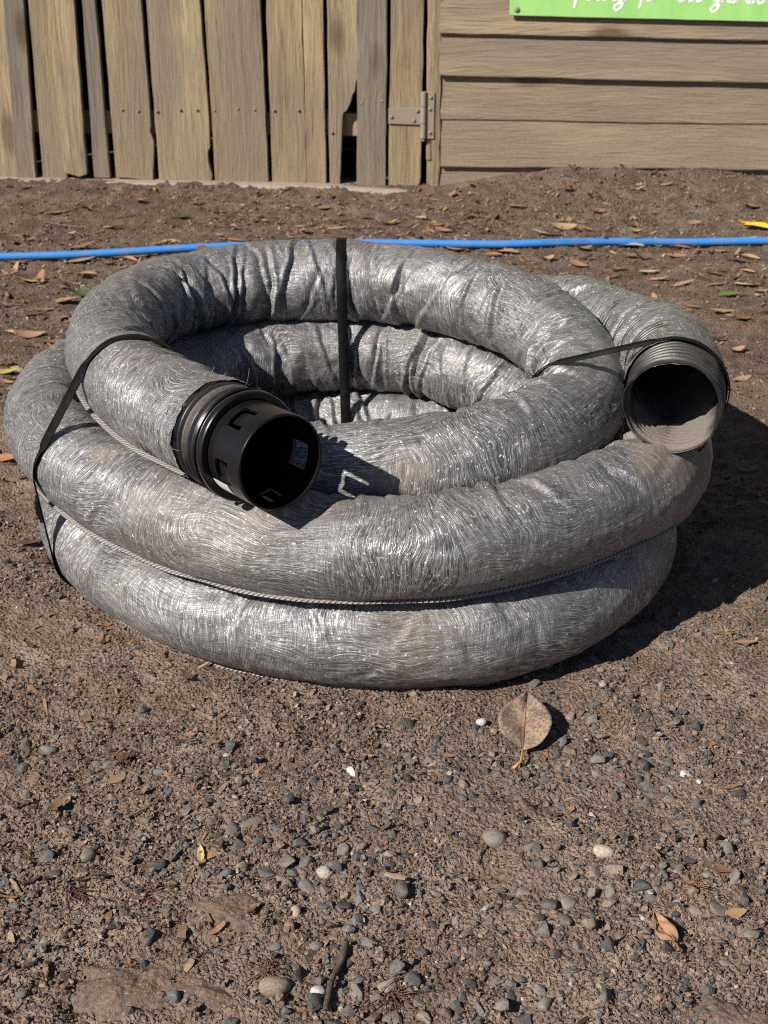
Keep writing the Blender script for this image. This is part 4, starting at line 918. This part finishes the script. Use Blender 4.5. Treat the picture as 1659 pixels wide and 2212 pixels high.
M['rock'] = t.fin(c_, .92, t.bump(t.math('ADD', f2, t.math('MULTIPLY', f1, .6)), .9, .003), .15)
embedded_rock(500, 1985, .062, .042, .006, 'flat rust stained rock showing through the dirt, upper of two', 2, .1)
embedded_rock(320, 2125, .078, .045, .006, 'flat brown rock showing through the dirt at bottom left', 5, -.05)
embedded_rock(1570, 2190, .040, .024, .007, 'smooth grey brown rock showing at bottom right corner', 9, -.3)

# ------------------------------------------------------------------ leaves
LC = {'tan': ((.36, .235, .135), (.27, .165, .09)), 'brown': ((.25, .14, .08), (.17, .095, .06)), 'orange': ((.40, .20, .09), (.30, .145, .07)), 'salmon': ((.37, .215, .14), (.27, .15, .095)),
      'red': ((.46, .13, .07), (.33, .10, .06)), 'dark brown': ((.13, .08, .055), (.09, .06, .045)), 'pale grey': ((.36, .31, .25), (.28, .23, .18)), 'yellow': ((.78, .49, .03), (.62, .36, .03)),
      'pale yellow': ((.58, .43, .17), (.48, .33, .13)), 'dark green': ((.05, .075, .025), (.035, .05, .02)), 'green': ((.10, .15, .04), (.07, .10, .03)), 'yellow green': ((.40, .40, .08), (.30, .27, .07)), 'whitish': ((.55, .48, .40), (.45, .38, .31))}
for k, (a, b_) in LC.items(): M['leaf_'+k] = m_leaf('leaf_'+k.replace(' ', '_'), tuple(q*1.02 for q in a), tuple(q*1.0 for q in b_))
def leaf_mesh(L, W, curl, cup, twist, seed, stem=True, taper=1.0, thick=.0005, n=15, m=7):
    rng = np.random.default_rng(seed); V = []
    for i in range(n):
        t_ = i/(n-1); w = W/2*(math.sin(math.pi*t_**.85)**.75)*(1-.15*t_*taper)+.0002; w *= 1+.05*rng.normal()
        for j in range(m):
            q = 2*j/(m-1)-1; x = (t_-.5)*L; y = q*w
            z = curl*L*(2*t_-1)**2+cup*abs(q)**1.5*w+twist*(t_-.5)*y*4+.0015*math.sin(5*t_+3*q+seed)
            z -= .0008*math.exp(-(q/.12)**2)
            V.append((x, y, z))
    V = np.array(V); T = np.concatenate([V, V-np.array([0, 0, thick])]); N = n*m
    q1 = grid_quads(n, m); F = [q1[:, ::-1], (q1+N)]
    bd = [i*m for i in range(n)]+[(n-1)*m+j for j in range(1, m)]+[i*m+m-1 for i in range(n-2, -1, -1)]+[j for j in range(m-2, 0, -1)]
    bd = np.array(bd); b2 = np.roll(bd, -1); F.append(np.stack([bd, b2, b2+N, bd+N], 1))
    if stem:
        sp_ = MB(); e = V[m//2]; sp_.tube([e+np.array([.25*L, 0, -.0003]), e+np.array([0, 0, 0.0003]), e+np.array([-L*.12, .01*L*rng.normal(), .0015]), e+np.array([-L*.24, .05*L*rng.normal(), .001])], [.0003, .0007, .0008, .0006], 6)
        F.append(np.array([f for f in sp_.F if len(f) == 4])+len(T)); T = np.concatenate([T, np.array(sp_.V)])
    return np_mesh('leaf', T, F)
VAR = [leaf_mesh(1, w, c, cu_, tw, 50+k) for k, (w, c, cu_, tw) in enumerate([(.38, .10, .25, .1), (.45, .05, .5, -.1), (.33, .16, .3, .2), (.5, .08, .2, .0), (.40, .02, .7, .15), (.3, .12, .6, -.2), (.48, .2, .15, .1), (.42, -.06, .35, .1), (.5, .3, .5, .3), (.36, .26, .8, -.3), (.3, .02, 1.1, .3), (.55, .14, .6, -.2)])]
placed = []
def leaf(u, v, size, col, rz=None, var=None, tiltx=0, tilty=0, up=0.0, z0=None, label=None):
    size *= 1.05
    p = at(u, v, 0.0); rng = prng
    me = VAR[var if var is not None else rng.integers(12)].copy(); me.materials.clear(); me.materials.append(M['leaf_'+col])
    o = bpy.data.objects.new('fallen_leaf', me); S.collection.objects.link(o); o.scale = (size, size*rng.uniform(.7, 1.35), size*rng.uniform(.3, .95))
    o.rotation_euler = (tiltx+rng.normal(0, .12), tilty+rng.normal(0, .10), rng.uniform(0, 6.28) if rz is None else rz)
    zg = float(gz(p[0], p[1])) if z0 is None else z0
    o.location = (p[0], p[1], zg+.003+size*.03+up); o['category'] = 'leaf'; placed.append([o, u, v, col, size, label]); return o
LL = [(58, 417, .062, 'tan', .5), (122, 460, .050, 'brown', .4), (82, 461, .040, 'dark brown', 1), (170, 530, .085, 'brown', .1), (177, 559, .065, 'salmon', .05), (186, 587, .050, 'salmon', 0), (280, 555, .05, 'salmon', -.7), (299, 568, .05, 'salmon', -.2), (267, 572, .042, 'tan', .2), (322, 582, .025, 'red', .3),
      (288, 595, .055, 'brown', .5), (60, 607, .066, 'pale yellow', .08), (176, 641, .055, 'dark green', -.1), (149, 654, .052, 'tan', .25), (76, 677, .050, 'dark brown', .2), (92, 668, .04, 'brown', .1), (146, 689, .045, 'salmon', -.25), (22, 718, .04, 'tan', -.5), (66, 732, .06, 'salmon', 0),
      (369, 525, .045, 'tan', .05), (151, 507, .032, 'tan', .2), (61, 515, .035, 'salmon', .1), (391, 468, .055, 'dark green', .2), (429, 479, .040, 'dark green', -.3), (659, 484, .055, 'pale grey', .05), (740, 467, .050, 'brown', .2), (791, 461, .048, 'orange', -.1), (730, 500, .055, 'tan', .05), (506, 492, .040, 'tan', .1), (484, 487, .03, 'salmon', .4),
      (511, 523, .045, 'orange', 0), (413, 552, .042, 'salmon', .1), (836, 477, .055, 'yellow', .1), (909, 468, .032, 'whitish', .1), (943, 489, .055, 'orange', .6), (957, 499, .042, 'salmon', .1), (856, 512, .042, 'orange', -.5), (1114, 456, .05, 'orange', 0), (1215, 500, .070, 'tan', -.1), (1182, 516, .075, 'pale grey', -.2),
      (1377, 504, .042, 'tan', 0), (1624, 462, .055, 'tan', .4), (1640, 500, .085, 'yellow', -.55), (1612, 490, .05, 'yellow', .35), (1601, 519, .075, 'pale grey', -.1), (1469, 537, .055, 'red', .05), (1461, 560, .050, 'orange', .1), (1258, 547, .045, 'brown', .1), (1362, 540, .065, 'pale grey', -.4), (1352, 562, .055, 'brown', .2),
      (1385, 566, .045, 'dark brown', .3), (1596, 571, .058, 'brown', -.2), (1619, 563, .048, 'tan', -.5), (1538, 596, .045, 'pale yellow', -.8), (1617, 624, .062, 'pale yellow', -.25), (1578, 648, .055, 'green', -.1), (1400, 601, .045, 'whitish', .1), (991, 542, .06, 'orange', -.1), (1065, 557, .045, 'orange', .2), (1095, 548, .06, 'salmon', -.5),
      (14, 997, .042, 'orange', -.2), (16, 815, .042, 'yellow green', .3), (14, 836, .032, 'salmon', -.3), (1545, 625, .05, 'salmon', .2), (1430, 612, .055, 'salmon', -.1), (1478, 622, .05, 'tan', .3), (1590, 768, .032, 'salmon', 0), (1612, 590, .04, 'tan', -.3), (1655, 690, .04, 'orange', .2), (1560, 690, .05, 'tan', -.2), (1600, 705, .045, 'brown', .3),
      (240, 487, .04, 'tan', .1), (640, 455, .03, 'salmon', .2), (350, 545, .03, 'brown', .8), (575, 470, .03, 'tan', -.4), (1020, 470, .035, 'brown', .2), (1060, 500, .05, 'pale grey', .1), (1290, 470, .04, 'brown', -.2), (1500, 485, .04, 'tan', .3), (1560, 545, .035, 'tan', -.3), (1330, 590, .05, 'brown', .1), (1250, 575, .045, 'salmon', -.2), (1180, 565, .04, 'tan', .4), (130, 620, .03, 'brown', .5), (30, 660, .035, 'brown', -.4), (110, 745, .05, 'brown', .2), (30, 560, .05, 'brown', 0), (20, 585, .04, 'salmon', .3), (235, 565, .04, 'brown', -.2), (1600, 830, .04, 'tan', .4), (1640, 640, .035, 'salmon', .1), (300, 440, .05, 'brown', .15), (700, 440, .04, 'brown', -.3), (880, 440, .035, 'tan', .6), (1230, 440, .035, 'dark brown', .2)]
for a in LL: leaf(*a)
o = leaf(441, 550, .034, 'brown', .3, 3, tiltx=.8, up=.006)          # propped against the pipe
o = leaf(1306, 537, .035, 'brown', 1.4, 5, tilty=.9, up=.012); leaf(1287, 541, .02, 'yellow green', 0, 3, up=.004); leaf(1362, 533, .055, 'dark brown', -.2, 4, up=.012)
leaf(75, 1192, .045, 'dark brown', .5, 5); leaf(1555, 1372, .030, 'tan', .2, 5); leaf(1610, 1395, .028, 'salmon', .1, 0); leaf(490, 1672, .012, 'green', 1.0, 3); leaf(128, 1748, .03, 'brown', 1.0, 5); leaf(970, 1645, .016, 'salmon', .3, 3); leaf(1500, 2022, .025, 'pale yellow', .3, 3) if False else None
leaf(435, 1862, .022, 'pale yellow', 1.7, 5); leaf(255, 1690, .022, 'tan', .8, 4); leaf(1588, 1985, .020, 'tan', .2, 3); leaf(1550, 1890, .03, 'brown', -.4, 0)
# labels: say which one by colour and place
def zone(u, v):
    if v < 527 and not (u < 260 and v > 530): return 'on the dirt between shed and blue pipe'
    if v < 1000: return 'on the dirt left of the coil' if u < 500 else 'on the dirt behind and right of the coil'
    return 'on the ground in front of or beside the coil'
ORD = ['', 'second ', 'third ', 'fourth ', 'fifth ', 'sixth ', 'seventh ', 'eighth ', 'ninth ', 'tenth ', 'eleventh ', 'twelfth ', 'thirteenth ']
gr = {}
for r in placed: gr.setdefault((r[3], zone(r[1], r[2])), []).append(r)
for (col, zn), L_ in gr.items():
    L_.sort(key=lambda r: r[1])
    for k, r in enumerate(L_):
        if len(L_) == 1: lab = 'only %s leaf lying %s' % (col, zn)
        else: lab = ('leftmost %s leaf lying %s' % (col, zn)) if k == 0 else (('rightmost %s leaf lying %s' % (col, zn)) if k == len(L_)-1 else '%s%s leaf from the left %s' % (ORD[k], col, zn))
        r[0]['label'] = lab; r[0]['group'] = 'fallen leaves on the dirt'
# the two large leaves in the foreground
t = NT('spotted_leaf'); p_ = t.coord('Object'); n1 = t.noise(p_, 330, 4, .7); n2 = t.noise(p_, 40, 3, .6); xx = t.xyz(p_)
sp_m = t.mapr(t.math('ADD', n1, t.math('MULTIPLY', t.math('SUBTRACT', n2, .5), .5)), .47, .56)
c_ = t.mix(sp_m, (.32, .225, .155), (.155, .115, .098)); c_ = t.mix(t.mapr(t.math('ABSOLUTE', xx[1]), .022, .034, 0, .35), c_, (.46, .32, .2))
M['spotted'] = t.fin(c_, .55, t.bump(t.math('ADD', n1, t.voro(p_, 130, 'DISTANCE_TO_EDGE')), .4, .0008), .35)
t = NT('leaf_stem'); p_ = t.coord('Object'); c_ = t.mix(t.mapr(t.xyz(p_)[0], -.055, -.035), (.48, .24, .05), (.20, .085, .045)); M['stem'] = t.fin(c_, .5, None, .4)
def big_leaf(u, v, L, W, rz, mat, label, curl, cup, seed, tilt, stem_len, obovate, lift):
    rng = np.random.default_rng(seed); n, m = 30, 17; V = []
    for i in range(n):
        t_ = i/(n-1); s_ = t_**(1/obovate) if False else t_
        w = W/2*float(np.interp(t_, [0, .05, .12, .25, .42, .58, .72, .84, .93, 1], [.06, .42, .68, .92, 1, .93, .75, .48, .22, .01]))*(1+.03*math.sin(9*t_+seed))+.0003
        for j in range(m):
            q = 2*j/(m-1)-1; x = (t_-.5)*L; z = curl*L*(2*t_-.7)**2+cup*abs(q)**1.15*w+.0016*math.sin(6*t_+2.2*q)+.0011*math.sin(11*t_-4*q)+.0016*abs(math.sin(t_*14))*abs(q)*(1-abs(q))-.0016*math.exp(-(q/.08)**2)
            V.append((x, q*w, z))
    V = np.array(V); N = n*m; T = np.concatenate([V, V-np.array([0, 0, .0006])]); q1 = grid_quads(n, m); F = [q1[:, ::-1], q1+N]
    bd = np.array([i*m for i in range(n)]+[(n-1)*m+j for j in range(1, m)]+[i*m+m-1 for i in range(n-2, -1, -1)]+[j for j in range(m-2, 0, -1)]); b2 = np.roll(bd, -1); F.append(np.stack([bd, b2, b2+N, bd+N], 1))
    p = at(u, v, 0); e = empty('fallen_leaf', (p[0], p[1], float(gz(p[0], p[1]))+lift)); e.rotation_euler = (tilt[0], tilt[1], rz); tag(e, label, 'leaf', 'fallen leaves on the dirt')
    link('blade', np_mesh('blade', T, F), mat, e)
    mid = [V[i*m+m//2]+np.array([0, 0, .0004]) for i in range(0, n, 3)]; b = MB(); st_ = V[m//2]
    b.tube([st_+np.array([-stem_len, stem_len*.25, .0005-.0]), st_+np.array([-stem_len*.65, stem_len*.03, .0008]), st_+np.array([-stem_len*.3, 0, .001])]+mid, [.0017, .0013, .0012]+list(np.linspace(.0012, .0003, len(mid))), 8); b.build('stem', M['stem'], e, smooth=True)
    return e
big_leaf(1132, 1590, .086, .055, R_(82), M['spotted'], 'large round spotted brown leaf with stem on the gravel', .06, .36, 3, (.04, -.09), .030, .80, .014)
big_leaf(1432, 2026, .034, .0175, R_(112), m_leaf('small_brown_leaf', (.36, .20, .11), (.27, .15, .085)), 'small narrow brown leaf curled on gravel at lower right', .10, .35, 6, (.0, .0), .009, .9, .004)

# ------------------------------------------------------------------ sticks and twigs
M['bark'] = m_vcol('dark_bark', .85, .25, .001, 300, False, .3)
def stick(pts, r, col, label, name='twig', z=.004):
    P = smooth_line([np.r_[at(u, v, 0)[:2], 0] for u, v in pts], 8); P[:, 2] = gz(P[:, 0], P[:, 1])+z; 
    for _ in range(3): P[1:-1, 2] = np.maximum(P[1:-1, 2], .5*(P[:-2, 2]+P[2:, 2]))
    m = len(P); rr = r*(1+.14*vnoise(np.arange(m)*.5, np.zeros(m), 3))*np.linspace(1.0, .75, m); b = MB(); b.tube(P, rr, 9); o = b.build(name, M['bark'], None, smooth=True); o.color = (*col, 1)
    return tag(o, label, 'twig')
stick([(748, 2058), (738, 2092), (722, 2120), (713, 2150), (703, 2195)], .0031, (.075, .058, .045), 'dark straight stick lying in gravel at the bottom', 'stick', .006)
stick([(-20, 1944), (12, 1950), (42, 1952)], .0013, (.22, .09, .045), 'thin reddish twig at the left edge of the ground')
stick([(165, 1918), (200, 1910), (240, 1902)], .0012, (.12, .08, .055), 'short brown twig on dark soil at left')
stick([(1030, 1880), (1040, 1850), (1048, 1822)], .0011, (.13, .095, .07), 'short thin twig standing near the scuffed hollow')
stick([(275, 1782), (305, 1768), (330, 1758)], .0016, (.17, .125, .09), 'grey brown splinter lying on dirt left of the gravel')
stick([(135, 460), (180, 452), (215, 444)], .0022, (.17, .12, .085), 'thin twig on the dirt below the gate at left')
stick([(95, 480), (150, 486), (180, 489)], .0022, (.15, .105, .075), 'thin curved twig on the dirt under the first twig')
stick([(250, 468), (310, 460)], .0020, (.13, .09, .065), 'short straight twig on dirt below the middle of the gate')
# fibrous root tufts
def tuft(u, v, r, n, col, label, seed):
    rng = np.random.default_rng(seed); p = at(u, v, 0); z = float(gz(p[0], p[1])); b = MB(); c = np.array([p[0], p[1], z])
    for k in range(n):
        d = rng.normal(size=3)*np.array([1, 1, .35]); d[2] = abs(d[2]); d /= np.linalg.norm(d); st_ = c+rng.normal(0, r*.25, 3)*np.array([1, 1, .1]); bend = rng.normal(0, .5, 3); bend[2] = -abs(bend[2])*.6
        L = r*rng.uniform(.4, 1.1); b.tube([st_+d*L*t_+bend*L*t_*t_+np.array([0, 0, .001]) for t_ in np.linspace(0, 1, 4)], .00042, 4)
    o = b.build('root_tuft', M['bark'], None, smooth=True); o.color = (*col, 1); return tag(o, label, 'root tuft')
tuft(270, 1650, .014, 70, (.14, .065, .04), 'reddish fibrous root tuft on dirt in front of the coil at left', 1)
tuft(850, 2150, .020, 130, (.13, .06, .038), 'dark red fibrous root clump right of the stick', 2)
tuft(1570, 1372, .011, 70, (.28, .22, .13), 'straw coloured fibrous tuft on the gravel at right', 3)
tuft(1500, 1930, .017, 60, (.22, .13, .08), 'brown fibrous root tuft in the gravel at right', 4)
tuft(160, 1935, .014, 70, (.11, .06, .04), 'dark brown fibre clump on dark soil at left', 5)
tuft(330, 1935, .014, 70, (.11, .055, .038), 'dark fibre clump between the left gravel and the bare rock', 6)
tuft(580, 2110, .012, 60, (.15, .075, .05), 'small reddish fibre tuft above the largest tan stone', 7)
